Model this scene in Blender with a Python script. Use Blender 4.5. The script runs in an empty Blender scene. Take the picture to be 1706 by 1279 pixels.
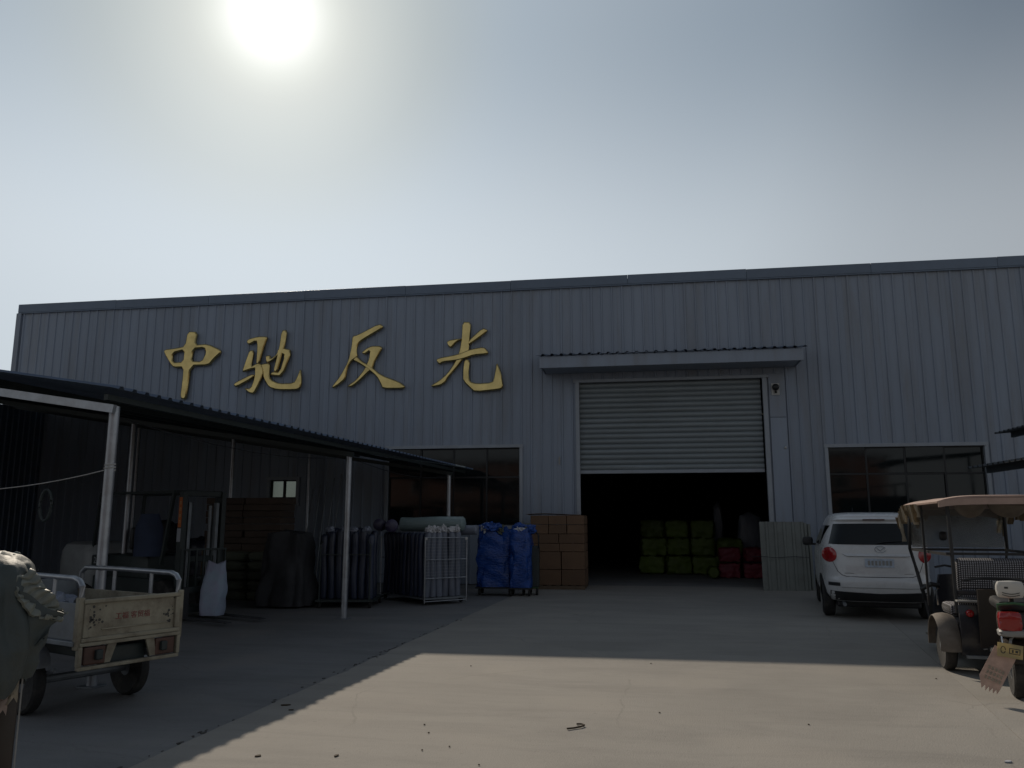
import bpy, bmesh, math, random
from mathutils import Vector, Matrix, noise
random.seed(7)
R = math.radians
scene = bpy.context.scene
C = scene.collection

# ------------------------------------------------------------------ camera
cam = bpy.data.cameras.new('camera'); camo = bpy.data.objects.new('camera', cam); C.objects.link(camo)
cam.sensor_width = 36; cam.lens = 36 * 1340 / 1706; cam.clip_start = .05; cam.clip_end = 2000
camo.location = (0, 0, 1.6); camo.rotation_euler = (R(90 + 9.74), 0, R(9.4))
scene.camera = camo

# ------------------------------------------------------------------ light
SUN_EL, SUN_AZ = 33.1, 27.6                       # degrees above the horizon, degrees left of +Y
sd = Vector((-math.sin(R(SUN_AZ)) * math.cos(R(SUN_EL)), math.cos(R(SUN_AZ)) * math.cos(R(SUN_EL)), math.sin(R(SUN_EL))))
sun = bpy.data.lights.new('sun', 'SUN'); sun.energy = 3.0; sun.angle = R(.6); sun.color = (1, .87, .71)
suno = bpy.data.objects.new('sun', sun); C.objects.link(suno); suno.rotation_euler = sd.to_track_quat('Z', 'Y').to_euler()
world = bpy.data.worlds.new('World'); scene.world = world; world.use_nodes = True
nt = world.node_tree; N = nt.nodes; L = nt.links; N.clear()
out = N.new('ShaderNodeOutputWorld'); bg = N.new('ShaderNodeBackground'); bg.inputs['Strength'].default_value = .1
sky = N.new('ShaderNodeTexSky'); sky.sky_type = 'NISHITA'; sky.sun_disc = False
sky.sun_elevation = R(SUN_EL); sky.sun_rotation = R(-SUN_AZ); sky.air_density = 1.0; sky.dust_density = .4; sky.ozone_density = 1.0
tc = N.new('ShaderNodeTexCoord')
dot = N.new('ShaderNodeVectorMath'); dot.operation = 'DOT_PRODUCT'; L.new(tc.outputs['Generated'], dot.inputs[0]); dot.inputs[1].default_value = sd
aco = N.new('ShaderNodeMath'); aco.operation = 'ARCCOSINE'; L.new(dot.outputs['Value'], aco.inputs[0])
deg = N.new('ShaderNodeMath'); deg.operation = 'DIVIDE'; L.new(aco.outputs[0], deg.inputs[0]); deg.inputs[1].default_value = math.pi
rmp = N.new('ShaderNodeValToRGB'); L.new(deg.outputs[0], rmp.inputs[0])     # hazy sky by angle from the sun (0..180 degrees)
HAZE = [(0, 18, 18, 17), (2.6, 10.2, 10.4, 9.8), (3.6, 8.3, 8.6, 8.0), (4.8, 6.9, 7.2, 6.8), (6.6, 5.9, 6.3, 6.1), (10, 4.6, 5.1, 5.2), (15, 3.9, 4.55, 5.1), (20, 3.55, 4.15, 4.7), (29, 2.85, 3.4, 3.95), (34, 2.55, 3.05, 3.55), (43, 1.5, 1.85, 2.25), (60, 1.0, 1.2, 1.5), (90, 1.25, 1.4, 1.65), (180, 1.35, 1.5, 1.75)]
def smooth_haze(rows, angs):
    res = []
    for a in angs:
        i = max(k for k in range(len(rows)) if rows[k][0] <= a + 1e-6); i = min(i, len(rows) - 2)
        p = [rows[max(i - 1, 0)], rows[i], rows[i + 1], rows[min(i + 2, len(rows) - 1)]]; h = p[2][0] - p[1][0]; t = (a - p[1][0]) / h; o = [a]
        for c in (1, 2, 3):
            m1 = (p[2][c] - p[0][c]) / max(1e-6, p[2][0] - p[0][0]) * h; m2 = (p[3][c] - p[1][c]) / max(1e-6, p[3][0] - p[1][0]) * h
            o.append((2 * t ** 3 - 3 * t * t + 1) * p[1][c] + (t ** 3 - 2 * t * t + t) * m1 + (3 * t * t - 2 * t ** 3) * p[2][c] + (t ** 3 - t * t) * m2)
        res.append(tuple(o))
    return res
HAZE = smooth_haze(HAZE, [0, 1.5, 2.6, 3.1, 3.6, 4.2, 4.8, 5.6, 6.6, 8, 10, 12, 14, 16, 18, 20, 23, 26, 29, 31.5, 34, 37, 40, 43, 47, 52, 60, 70, 90, 130, 180])
el = rmp.color_ramp.elements
while len(el) > 1: el.remove(el[-1])
for i, (a, r, g, b) in enumerate(HAZE):
    e = el[0] if i == 0 else el.new(a / 180)
    e.position = a / 180; e.color = (r, g, b, 1)
# horizon brightening of thick haze, fading away from the sun's side
sep = N.new('ShaderNodeSeparateXYZ'); L.new(tc.outputs['Generated'], sep.inputs[0])
hz = N.new('ShaderNodeMapRange'); hz.interpolation_type = 'SMOOTHSTEP'; L.new(sep.outputs['Z'], hz.inputs[0])
hz.inputs[1].default_value = .27; hz.inputs[2].default_value = .56; hz.inputs[3].default_value = 1; hz.inputs[4].default_value = 0
sunside = N.new('ShaderNodeMapRange'); L.new(dot.outputs['Value'], sunside.inputs[0])
sunside.inputs[1].default_value = -.6; sunside.inputs[2].default_value = .9; sunside.inputs[3].default_value = .6; sunside.inputs[4].default_value = 1
hm = N.new('ShaderNodeMath'); hm.operation = 'MULTIPLY'; L.new(hz.outputs[0], hm.inputs[0]); L.new(sunside.outputs[0], hm.inputs[1])
hc = N.new('ShaderNodeVectorMath'); hc.operation = 'SCALE'; hc.inputs[0].default_value = (2.8, 2.82, 2.72); L.new(hm.outputs[0], hc.inputs['Scale'])
ad = N.new('ShaderNodeVectorMath'); ad.operation = 'ADD'; L.new(rmp.outputs['Color'], ad.inputs[0]); L.new(hc.outputs[0], ad.inputs[1])
mixw = N.new('ShaderNodeMix'); mixw.data_type = 'RGBA'; mixw.inputs['Factor'].default_value = .93
L.new(sky.outputs[0], mixw.inputs['A']); L.new(ad.outputs[0], mixw.inputs['B'])
L.new(mixw.outputs['Result'], bg.inputs['Color']); L.new(bg.outputs[0], out.inputs['Surface'])
scene.view_settings.view_transform = 'Standard'; scene.view_settings.look = 'None'
scene.view_settings.exposure = 0; scene.view_settings.gamma = 1; scene.view_settings.use_curve_mapping = False
scene.render.engine = 'CYCLES'; scene.cycles.max_bounces = 6; scene.cycles.use_denoising = True

# ------------------------------------------------------------------ materials
def mat(name, col, rough=.6, metal=0., var=.12, scale=3., bump=.0, bscale=60., spec=.5, dirt=None, dscale=1.2, damt=.5, stretch=None, coat=0., rnd=.0, trans=0.):
    m = bpy.data.materials.new(name); m.use_nodes = True; t = m.node_tree; n = t.nodes; l = t.links
    b = n['Principled BSDF']
    co = n.new('ShaderNodeTexCoord'); oi = n.new('ShaderNodeObjectInfo')
    sc = n.new('ShaderNodeVectorMath'); sc.operation = 'SCALE'; sc.inputs[0].default_value = (37, 51, 23); l.new(oi.outputs['Random'], sc.inputs['Scale'])
    av = n.new('ShaderNodeVectorMath'); av.operation = 'ADD'; l.new(co.outputs['Object'], av.inputs[0]); l.new(sc.outputs[0], av.inputs[1])
    vec = av
    if stretch:
        mp = n.new('ShaderNodeVectorMath'); mp.operation = 'MULTIPLY'; mp.inputs[1].default_value = stretch; l.new(av.outputs[0], mp.inputs[0]); vec = mp
    nz = n.new('ShaderNodeTexNoise'); nz.inputs['Scale'].default_value = scale; nz.inputs['Detail'].default_value = 6; nz.inputs['Roughness'].default_value = .6
    l.new(vec.outputs[0], nz.inputs['Vector'])
    mr = n.new('ShaderNodeMapRange'); l.new(nz.outputs['Fac'], mr.inputs[0]); mr.inputs[1].default_value = .3; mr.inputs[2].default_value = .7
    mr.inputs[3].default_value = 1 - var; mr.inputs[4].default_value = 1 + var
    val = mr
    if rnd:
        rr = n.new('ShaderNodeMapRange'); l.new(oi.outputs['Random'], rr.inputs[0]); rr.inputs[3].default_value = 1 - rnd; rr.inputs[4].default_value = 1 + rnd
        mm = n.new('ShaderNodeMath'); mm.operation = 'MULTIPLY'; l.new(mr.outputs[0], mm.inputs[0]); l.new(rr.outputs[0], mm.inputs[1]); val = mm
    cs = n.new('ShaderNodeVectorMath'); cs.operation = 'SCALE'; cs.inputs[0].default_value = col; l.new(val.outputs[0], cs.inputs['Scale'])
    last = cs.outputs[0]
    if dirt:
        d = n.new('ShaderNodeTexNoise'); d.inputs['Scale'].default_value = dscale; d.inputs['Detail'].default_value = 8; d.inputs['Roughness'].default_value = .7; l.new(vec.outputs[0], d.inputs['Vector'])
        dm = n.new('ShaderNodeMapRange'); l.new(d.outputs['Fac'], dm.inputs[0]); dm.inputs[1].default_value = .48; dm.inputs[2].default_value = .68; dm.inputs[3].default_value = 0; dm.inputs[4].default_value = damt
        mx = n.new('ShaderNodeMix'); mx.data_type = 'RGBA'; l.new(dm.outputs[0], mx.inputs['Factor']); l.new(last, mx.inputs['A']); mx.inputs['B'].default_value = (*dirt, 1); last = mx.outputs['Result']
    l.new(last, b.inputs['Base Color'])
    b.inputs['Metallic'].default_value = metal; b.inputs['Specular IOR Level'].default_value = spec
    if coat: b.inputs['Coat Weight'].default_value = coat; b.inputs['Coat Roughness'].default_value = .05
    if trans: b.inputs['Transmission Weight'].default_value = trans
    rm = n.new('ShaderNodeMapRange'); l.new(nz.outputs['Fac'], rm.inputs[0]); rm.inputs[3].default_value = max(0, rough - .08); rm.inputs[4].default_value = min(1, rough + .08)
    l.new(rm.outputs[0], b.inputs['Roughness'])
    if bump:
        bn = n.new('ShaderNodeTexNoise'); bn.inputs['Scale'].default_value = bscale; bn.inputs['Detail'].default_value = 5; l.new(vec.outputs[0], bn.inputs['Vector'])
        bp = n.new('ShaderNodeBump'); bp.inputs['Strength'].default_value = bump; bp.inputs['Distance'].default_value = .02; l.new(bn.outputs['Fac'], bp.inputs['Height']); l.new(bp.outputs[0], b.inputs['Normal'])
    return m

def concrete(name, col, dark, warm):
    m = mat(name, col, rough=.88, var=.1, scale=.55, bump=.35, bscale=90, spec=.25)
    t = m.node_tree; n = t.nodes; l = t.links; b = n['Principled BSDF']
    src = b.inputs['Base Color'].links[0].from_socket
    co = n.new('ShaderNodeTexCoord')
    # wheel-swept streaks along X, stains, speckle
    mp = n.new('ShaderNodeMapping'); mp.inputs['Scale'].default_value = (.25, 1.1, 1); l.new(co.outputs['Object'], mp.inputs[0])
    a = n.new('ShaderNodeTexNoise'); a.inputs['Scale'].default_value = 1.7; a.inputs['Detail'].default_value = 9; a.inputs['Roughness'].default_value = .72; a.inputs['Distortion'].default_value = .6; l.new(mp.outputs[0], a.inputs['Vector'])
    ar = n.new('ShaderNodeMapRange'); l.new(a.outputs['Fac'], ar.inputs[0]); ar.inputs[1].default_value = .46; ar.inputs[2].default_value = .72; ar.inputs[4].default_value = .6
    m1 = n.new('ShaderNodeMix'); m1.data_type = 'RGBA'; l.new(ar.outputs[0], m1.inputs['Factor']); l.new(src, m1.inputs['A']); m1.inputs['B'].default_value = (*dark, 1)
    c = n.new('ShaderNodeTexNoise'); c.inputs['Scale'].default_value = .9; c.inputs['Detail'].default_value = 7; l.new(co.outputs['Object'], c.inputs['Vector'])
    cr = n.new('ShaderNodeMapRange'); l.new(c.outputs['Fac'], cr.inputs[0]); cr.inputs[1].default_value = .5; cr.inputs[2].default_value = .75; cr.inputs[4].default_value = .55
    m2 = n.new('ShaderNodeMix'); m2.data_type = 'RGBA'; l.new(cr.outputs[0], m2.inputs['Factor']); l.new(m1.outputs['Result'], m2.inputs['A']); m2.inputs['B'].default_value = (*warm, 1)
    s = n.new('ShaderNodeTexNoise'); s.inputs['Scale'].default_value = 26; s.inputs['Detail'].default_value = 3; l.new(co.outputs['Object'], s.inputs['Vector'])
    sr = n.new('ShaderNodeMapRange'); l.new(s.outputs['Fac'], sr.inputs[0]); sr.inputs[1].default_value = .66; sr.inputs[2].default_value = .74; sr.inputs[4].default_value = .35
    m3 = n.new('ShaderNodeMix'); m3.data_type = 'RGBA'; l.new(sr.outputs[0], m3.inputs['Factor']); l.new(m2.outputs['Result'], m3.inputs['A']); m3.inputs['B'].default_value = (*[v * .55 for v in dark], 1)
    # hairline cracks along distorted cell edges, broken up, and a few oil spots
    wn = n.new('ShaderNodeTexNoise'); wn.inputs['Scale'].default_value = 1.6; wn.inputs['Detail'].default_value = 6; l.new(co.outputs['Object'], wn.inputs['Vector'])
    wa = n.new('ShaderNodeMix'); wa.data_type = 'VECTOR'; wa.inputs['Factor'].default_value = .28; l.new(co.outputs['Object'], wa.inputs['A']); l.new(wn.outputs['Color'], wa.inputs['B'])
    vo = n.new('ShaderNodeTexVoronoi'); vo.feature = 'DISTANCE_TO_EDGE'; vo.inputs['Scale'].default_value = .42; l.new(wa.outputs['Result'], vo.inputs['Vector'])
    vr = n.new('ShaderNodeMapRange'); l.new(vo.outputs['Distance'], vr.inputs[0]); vr.inputs[1].default_value = .001; vr.inputs[2].default_value = .0045; vr.inputs[3].default_value = 1; vr.inputs[4].default_value = 0
    gate = n.new('ShaderNodeMapRange'); l.new(c.outputs['Fac'], gate.inputs[0]); gate.inputs[1].default_value = .5; gate.inputs[2].default_value = .58; gate.inputs[4].default_value = .18
    cm = n.new('ShaderNodeMath'); cm.operation = 'MULTIPLY'; l.new(vr.outputs[0], cm.inputs[0]); l.new(gate.outputs[0], cm.inputs[1])
    m4 = n.new('ShaderNodeMix'); m4.data_type = 'RGBA'; l.new(cm.outputs[0], m4.inputs['Factor']); l.new(m3.outputs['Result'], m4.inputs['A']); m4.inputs['B'].default_value = (*[v * .35 for v in dark], 1)
    ov = n.new('ShaderNodeTexVoronoi'); ov.inputs['Scale'].default_value = .75; l.new(wa.outputs['Result'], ov.inputs['Vector'])
    orr = n.new('ShaderNodeMapRange'); l.new(ov.outputs['Distance'], orr.inputs[0]); orr.inputs[1].default_value = .03; orr.inputs[2].default_value = .13; orr.inputs[3].default_value = .3; orr.inputs[4].default_value = 0
    om = n.new('ShaderNodeMath'); om.operation = 'MULTIPLY'; l.new(orr.outputs[0], om.inputs[0]); l.new(a.outputs['Fac'], om.inputs[1])
    m5 = n.new('ShaderNodeMix'); m5.data_type = 'RGBA'; l.new(om.outputs[0], m5.inputs['Factor']); l.new(m4.outputs['Result'], m5.inputs['A']); m5.inputs['B'].default_value = (*[v * .45 for v in dark], 1)
    l.new(m5.outputs['Result'], b.inputs['Base Color'])
    return m

M = {}
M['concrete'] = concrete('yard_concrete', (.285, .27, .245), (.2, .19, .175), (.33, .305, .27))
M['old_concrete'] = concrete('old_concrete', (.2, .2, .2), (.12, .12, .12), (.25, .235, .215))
M['earth'] = mat('earth', (.2, .18, .15), rough=.95, var=.25, scale=.3)
M['cladding'] = mat('blue_grey_cladding', (.25, .29, .355), rough=.42, var=.06, scale=1.2, dirt=(.2, .2, .2), dscale=.9, damt=.5, stretch=(3, 3, .3), rnd=.06, spec=.4)
M['trim'] = mat('pale_trim', (.3, .33, .37), rough=.45, var=.06, dirt=(.2, .19, .17), damt=.3)
M['cap'] = mat('blue_cap', (.13, .17, .23), rough=.45, var=.07, rnd=.08)
M['backing'] = mat('backing_board', (.03, .035, .04), rough=.8)
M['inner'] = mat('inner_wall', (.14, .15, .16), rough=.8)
M['shutter'] = mat('shutter_steel', (.22, .25, .265), rough=.45, metal=.2, var=.08, scale=2, dirt=(.14, .15, .14), damt=.4, stretch=(.4, 1, 3), rnd=.05)
M['steel'] = mat('galvanised_steel', (.36, .38, .41), rough=.38, metal=.75, var=.18, scale=9, dirt=(.22, .2, .18), damt=.4)
M['dull_steel'] = mat('dull_steel', (.2, .22, .24), rough=.5, metal=.5, var=.2, scale=5, dirt=(.12, .09, .07), damt=.4)
M['roof_sheet'] = mat('shed_roof_sheet', (.1, .14, .21), rough=.42, metal=.2, var=.12, rnd=.1, dirt=(.14, .13, .12), damt=.35)
M['gold'] = mat('gold_metal', (.56, .43, .18), rough=.2, metal=1, var=.22, scale=3, bump=.35, bscale=2.5)
M['glass'] = mat('dark_glass', (.006, .009, .01), rough=.05, var=.2, spec=.4)
M['clear'] = mat('mirror_glass', (.28, .31, .27), rough=.12, var=.1, metal=.9)
M['black'] = mat('black_plastic', (.015, .016, .018), rough=.5, var=.25)
M['rubber'] = mat('rubber', (.02, .02, .02), rough=.8, var=.3, bump=.3, dirt=(.09, .08, .07), dscale=6, damt=.5)
M['carton'] = mat('carton_board', (.15, .088, .05), rough=.8, var=.1, rnd=.14, scale=4, dirt=(.12, .075, .045), damt=.4, bump=.1)
M['old_carton'] = mat('old_carton_board', (.085, .062, .048), rough=.85, var=.15, rnd=.2, scale=4, bump=.1)
M['jacket'] = mat('navy_jacket', (.03, .045, .09), rough=.8, var=.2)
M['tape'] = mat('parcel_tape', (.13, .08, .045), rough=.3, var=.1)
M['wood'] = mat('pallet_wood', (.14, .1, .065), rough=.85, var=.25, scale=8, stretch=(1, 6, 6))
M['blue_film'] = mat('blue_plastic_film', (.012, .06, .27), rough=.28, var=.3, scale=5, bump=.9, bscale=14, stretch=(1, 1, 2.5))
M['white_cloth'] = mat('white_cloth', (.55, .55, .56), rough=.7, var=.12, scale=9, bump=.3, bscale=30)
M['wrap'] = mat('pale_plastic_wrap', (.2, .26, .26), rough=.25, var=.12, scale=6, bump=.5, bscale=10, stretch=(1, 5, 1))
M['roll_grey'] = mat('grey_roll', (.18, .2, .25), rough=.35, var=.15, rnd=.25, bump=.6, bscale=9, stretch=(3, 3, .4))
M['roll_navy'] = mat('navy_roll', (.02, .028, .055), rough=.35, var=.25, rnd=.35, bump=.6, bscale=9, stretch=(3, 3, .4))
M['roll_purple'] = mat('purple_roll', (.05, .045, .085), rough=.4, var=.25, rnd=.3, bump=.6, bscale=9)
M['sack'] = mat('beige_green_sack', (.11, .12, .085), rough=.8, var=.2, rnd=.2, bump=.5, bscale=20)
M['dark_cloth'] = mat('dark_cloth', (.035, .036, .04), rough=.85, var=.3, bump=.4, bscale=25)
M['lime'] = mat('lime_bale', (.085, .125, .012), rough=.6, var=.2, rnd=.25, bump=.4, bscale=20)
M['crimson'] = mat('crimson_bale', (.17, .012, .03), rough=.6, var=.2, rnd=.2, bump=.4, bscale=20)
M['frp'] = mat('corrugated_translucent_sheet', (.17, .185, .17), rough=.45, var=.12, dirt=(.1, .1, .09), damt=.5, rnd=.06)
M['skylight'] = mat('skylight_sheet', (.5, .55, .55), rough=.6, var=.1)
M['car_paint'] = mat('white_car_paint', (.57, .58, .59), rough=.28, var=.03, coat=.6, dirt=(.5, .49, .46), dscale=2, damt=.3)
M['red_lens'] = mat('red_lens', (.32, .012, .015), rough=.15, var=.2, coat=.7)
M['plate_blue'] = mat('pale_blue_plate', (.4, .46, .54), rough=.5, var=.2, scale=20)
M['chrome'] = mat('chrome', (.55, .56, .57), rough=.15, metal=1, var=.1)
M['cream'] = mat('dirty_cream_paint', (.3, .275, .205), rough=.6, var=.14, scale=4, dirt=(.1, .07, .045), dscale=3.2, damt=.75)
M['rust'] = mat('faded_red_lamp', (.085, .04, .028), rough=.5, var=.3, scale=8)
M['red_print'] = mat('red_print', (.22, .05, .045), rough=.6)
M['dark_print'] = mat('dark_print', (.05, .05, .045), rough=.6)
M['lift_grey'] = mat('lift_truck_grey', (.3, .32, .33), rough=.45, var=.1, dirt=(.1, .09, .08), damt=.4)
M['lift_dark'] = mat('lift_truck_dark', (.025, .035, .035), rough=.5, var=.25)
M['orange'] = mat('orange_sticker', (.55, .14, .025), rough=.5)
M['paper'] = mat('white_paper', (.4, .42, .46), rough=.7)
M['woven'] = mat('woven_sack_lilac', (.3, .31, .42), rough=.6, var=.12, scale=5, bump=.4, bscale=18, dirt=(.28, .42, .5), dscale=1.5, damt=.7)
M['trike_body'] = mat('dark_trike_body', (.02, .022, .03), rough=.3, var=.2, coat=.3, dirt=(.1, .085, .07), damt=.5, dscale=3)
M['dusty'] = mat('dusty_fender', (.16, .135, .11), rough=.7, var=.25, scale=8)
M['canopy_pink'] = mat('faded_canopy', (.42, .3, .25), rough=.65, var=.12, scale=5, dirt=(.24, .17, .14), damt=.5)
M['tatter'] = mat('tattered_fabric', (.25, .2, .13), rough=.9, var=.35, scale=12, bump=.4)
M['pvc'] = mat('clear_pvc', (.5, .53, .52), rough=.15, var=.1, trans=.9)
M['quilt'] = mat('green_black_quilt', (.045, .058, .058), rough=.6, var=.15, scale=5, bump=.6, bscale=12)
M['lining'] = mat('silver_quilt_lining', (.16, .17, .145), rough=.5, var=.2, scale=8, bump=.7, bscale=18)
M['brown'] = mat('dark_brown_plastic', (.035, .026, .02), rough=.45, var=.2)
M['pink'] = mat('faded_pink_cloth', (.5, .41, .37), rough=.8, var=.15, scale=12)
M['ivory'] = mat('ivory_cloth', (.5, .45, .36), rough=.8, var=.15, scale=12)
M['yellow'] = mat('yellow_plate', (.62, .52, .27), rough=.45, var=.08)
M['red_plastic'] = mat('red_tail_lamp', (.33, .018, .016), rough=.2, var=.15, coat=.6)
M['white_plastic'] = mat('white_plastic', (.62, .61, .58), rough=.4, var=.05)
M['grey_plastic'] = mat('grey_plastic', (.28, .28, .27), rough=.45, var=.1)
M['rope'] = mat('pale_rope', (.42, .42, .4), rough=.8)
M['leaf'] = mat('dead_leaf', (.05, .035, .02), rough=.9, var=.3)
M['brickish'] = mat('red_brown_render', (.15, .085, .07), rough=.85, var=.15)
M['asphalt_roof'] = mat('dark_awning', (.05, .06, .07), rough=.7)
M['green'] = mat('green_paint', (.04, .12, .05), rough=.5, var=.2)
M['dirt_line'] = mat('packed_dirt', (.07, .065, .06), rough=.95, var=.3)

def hound():
    m = mat('houndstooth_cloth', (.5, .5, .52), rough=.85); t = m.node_tree; n = t.nodes; l = t.links; b = n['Principled BSDF']
    co = n.new('ShaderNodeTexCoord')
    sp = n.new('ShaderNodeSeparateXYZ'); l.new(co.outputs['Object'], sp.inputs[0])
    def stripe(sock, freq):
        a = n.new('ShaderNodeMath'); a.operation = 'MULTIPLY'; a.inputs[1].default_value = freq; l.new(sock, a.inputs[0])
        f = n.new('ShaderNodeMath'); f.operation = 'FRACT'; l.new(a.outputs[0], f.inputs[0])
        g = n.new('ShaderNodeMath'); g.operation = 'GREATER_THAN'; g.inputs[1].default_value = .42; l.new(f.outputs[0], g.inputs[0]); return g
    yz = n.new('ShaderNodeMath'); yz.operation = 'ADD'; l.new(sp.outputs['Y'], yz.inputs[0]); l.new(sp.outputs['Z'], yz.inputs[1])
    a = stripe(sp.outputs['X'], 44); c = stripe(yz.outputs[0], 44)
    mm = n.new('ShaderNodeMath'); mm.operation = 'MULTIPLY'; l.new(a.outputs[0], mm.inputs[0]); l.new(c.outputs[0], mm.inputs[1])
    mx = n.new('ShaderNodeMix'); mx.data_type = 'RGBA'; l.new(mm.outputs[0], mx.inputs['Factor']); mx.inputs['A'].default_value = (.02, .02, .022, 1); mx.inputs['B'].default_value = (.34, .34, .37, 1)
    l.new(mx.outputs['Result'], b.inputs['Base Color']); return m
M['hound'] = hound()
def translucent(key, amt):
    t = M[key].node_tree; n = t.nodes; l = t.links; b = n['Principled BSDF']; o = next(x for x in n if x.type == 'OUTPUT_MATERIAL')
    tr = n.new('ShaderNodeBsdfTranslucent'); l.new(b.inputs['Base Color'].links[0].from_socket, tr.inputs['Color'])
    mx = n.new('ShaderNodeMixShader'); mx.inputs[0].default_value = amt; l.new(b.outputs[0], mx.inputs[1]); l.new(tr.outputs[0], mx.inputs[2]); l.new(mx.outputs[0], o.inputs['Surface'])
for k_, a_ in (('pink', .5), ('ivory', .45), ('yellow', .4), ('white_plastic', .3), ('tatter', .4), ('skylight', .5)): translucent(k_, a_)

# ------------------------------------------------------------------ helpers
class MB:
    def __init__(s): s.bm = bmesh.new()
    def add(s, verts, faces):
        v = [s.bm.verts.new(p) for p in verts]
        for f in faces:
            try: s.bm.faces.new([v[i] for i in f])
            except ValueError: pass
        return v
    def box(s, c, d, rot=None, bev=0, taper=1):
        x, y, z = [k / 2 for k in d]
        vs = [Vector((sx * x * (taper if sz > 0 else 1), sy * y * (taper if sz > 0 else 1), sz * z)) for sz in (-1, 1) for sy in (-1, 1) for sx in (-1, 1)]
        if rot is not None: vs = [rot @ v for v in vs]
        vs = [v + Vector(c) for v in vs]
        v = s.add(vs, [(0, 2, 3, 1), (4, 5, 7, 6), (0, 1, 5, 4), (2, 6, 7, 3), (0, 4, 6, 2), (1, 3, 7, 5)])
        if bev:
            es = list({e for vv in v for e in vv.link_edges})
            bmesh.ops.bevel(s.bm, geom=es, offset=bev, segments=2, affect='EDGES', profile=.5)
        return s
    def bar(s, a, b, w, h=None, bev=0):
        a, b = Vector(a), Vector(b); d = b - a; h = h or w
        q = d.to_track_quat('Z', 'Y') if abs(d.normalized().z) < .95 else Vector((0, 0, 1)).rotation_difference(d.normalized())
        return s.box((a + b) / 2, (w, h, d.length), q.to_matrix(), bev)
    def cyl(s, a, b, r, n=12, r2=None, cap=True):
        a, b = Vector(a), Vector(b); r2 = r if r2 is None else r2
        q = (b - a).to_track_quat('Z', 'Y'); vs = []
        for p, rr in ((a, r), (b, r2)):
            for i in range(n):
                t = 2 * math.pi * i / n; vs.append(p + q @ Vector((rr * math.cos(t), rr * math.sin(t), 0)))
        fs = [(i, (i + 1) % n, n + (i + 1) % n, n + i) for i in range(n)]
        if cap: fs += [tuple(range(n - 1, -1, -1)), tuple(range(n, 2 * n))]
        s.add(vs, fs); return s
    def tube(s, pts, r, n=8):
        pts = [Vector(p) for p in pts]; vs = []; up = Vector((0, 0, 1))
        for i, p in enumerate(pts):
            d = (pts[min(i + 1, len(pts) - 1)] - pts[max(i - 1, 0)]).normalized()
            a = d.cross(up);  a = a.normalized() if a.length > .05 else Vector((1, 0, 0))
            b = d.cross(a).normalized(); rr = r[i] if isinstance(r, (list, tuple)) else r
            for k in range(n):
                t = 2 * math.pi * k / n; vs.append(p + a * rr * math.cos(t) + b * rr * math.sin(t))
        fs = [(i * n + k, i * n + (k + 1) % n, (i + 1) * n + (k + 1) % n, (i + 1) * n + k) for i in range(len(pts) - 1) for k in range(n)]
        fs += [tuple(range(n - 1, -1, -1)), tuple((len(pts) - 1) * n + k for k in range(n))]
        s.add(vs, fs); return s
    def lathe(s, prof, a, axis, n=20):          # prof = [(radius, height)...]
        q = Vector(axis).normalized().to_track_quat('Z', 'Y'); a = Vector(a); vs = []
        for r, h in prof:
            for i in range(n):
                t = 2 * math.pi * i / n; vs.append(a + q @ Vector((r * math.cos(t), r * math.sin(t), h)))
        fs = [(j * n + i, j * n + (i + 1) % n, (j + 1) * n + (i + 1) % n, (j + 1) * n + i) for j in range(len(prof) - 1) for i in range(n)]
        fs += [tuple(range(n - 1, -1, -1)), tuple((len(prof) - 1) * n + i for i in range(n))]
        s.add(vs, fs); return s
    def grid(s, f, nu, nv, thick=0):
        P = [[Vector(f(i / nu, j / nv)) for j in range(nv + 1)] for i in range(nu + 1)]
        w = nv + 1; vs = [p for row in P for p in row]
        fs = [(i * w + j, (i + 1) * w + j, (i + 1) * w + j + 1, i * w + j + 1) for i in range(nu) for j in range(nv)]
        if thick:
            nr = []
            for i in range(nu + 1):
                for j in range(nv + 1):
                    a = P[min(i + 1, nu)][j] - P[max(i - 1, 0)][j]; b = P[i][min(j + 1, nv)] - P[i][max(j - 1, 0)]
                    c = a.cross(b); nr.append(c.normalized() if c.length > 1e-9 else Vector((0, 0, 1)))
            k = len(vs); vs = vs + [p - m_ * thick for p, m_ in zip(vs, nr)]
            fs += [tuple(k + x for x in reversed(q)) for q in list(fs)]
            for i in range(nu):
                fs += [(i * w, k + i * w, k + (i + 1) * w, (i + 1) * w), ((i + 1) * w + nv, k + (i + 1) * w + nv, k + i * w + nv, i * w + nv)]
            for j in range(nv):
                fs += [(j + 1, k + j + 1, k + j, j), (nu * w + j, k + nu * w + j, k + nu * w + j + 1, nu * w + j + 1)]
        s.add(vs, fs); return s
    def prism(s, poly, d, mtx=None):            # poly in XY, extruded d along Z
        n = len(poly); vs = [Vector((x, y, 0)) for x, y in poly] + [Vector((x, y, d)) for x, y in poly]
        if mtx: vs = [mtx @ v for v in vs]
        s.add(vs, [tuple(range(n - 1, -1, -1)), tuple(range(n, 2 * n))] + [(i, (i + 1) % n, n + (i + 1) % n, n + i) for i in range(n)]); return s
    def blob(s, c, d, sub=3, amp=.1, freq=3, squash=1.):
        r = bmesh.ops.create_icosphere(s.bm, subdivisions=sub, radius=1)
        off = Vector((random.random() * 50, random.random() * 50, 0))
        for v in r['verts']:
            p = v.co.normalized(); m_ = max(abs(p.x), abs(p.y), abs(p.z)); p = p.lerp(p / m_, squash * .6)
            p = p * (1 + amp * noise.noise(p * freq + off) + amp * .5 * noise.noise(p * freq * 2.7 + off))
            v.co = Vector((p.x * d[0] / 2, p.y * d[1] / 2, p.z * d[2] / 2)) + Vector(c)
        return s
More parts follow.
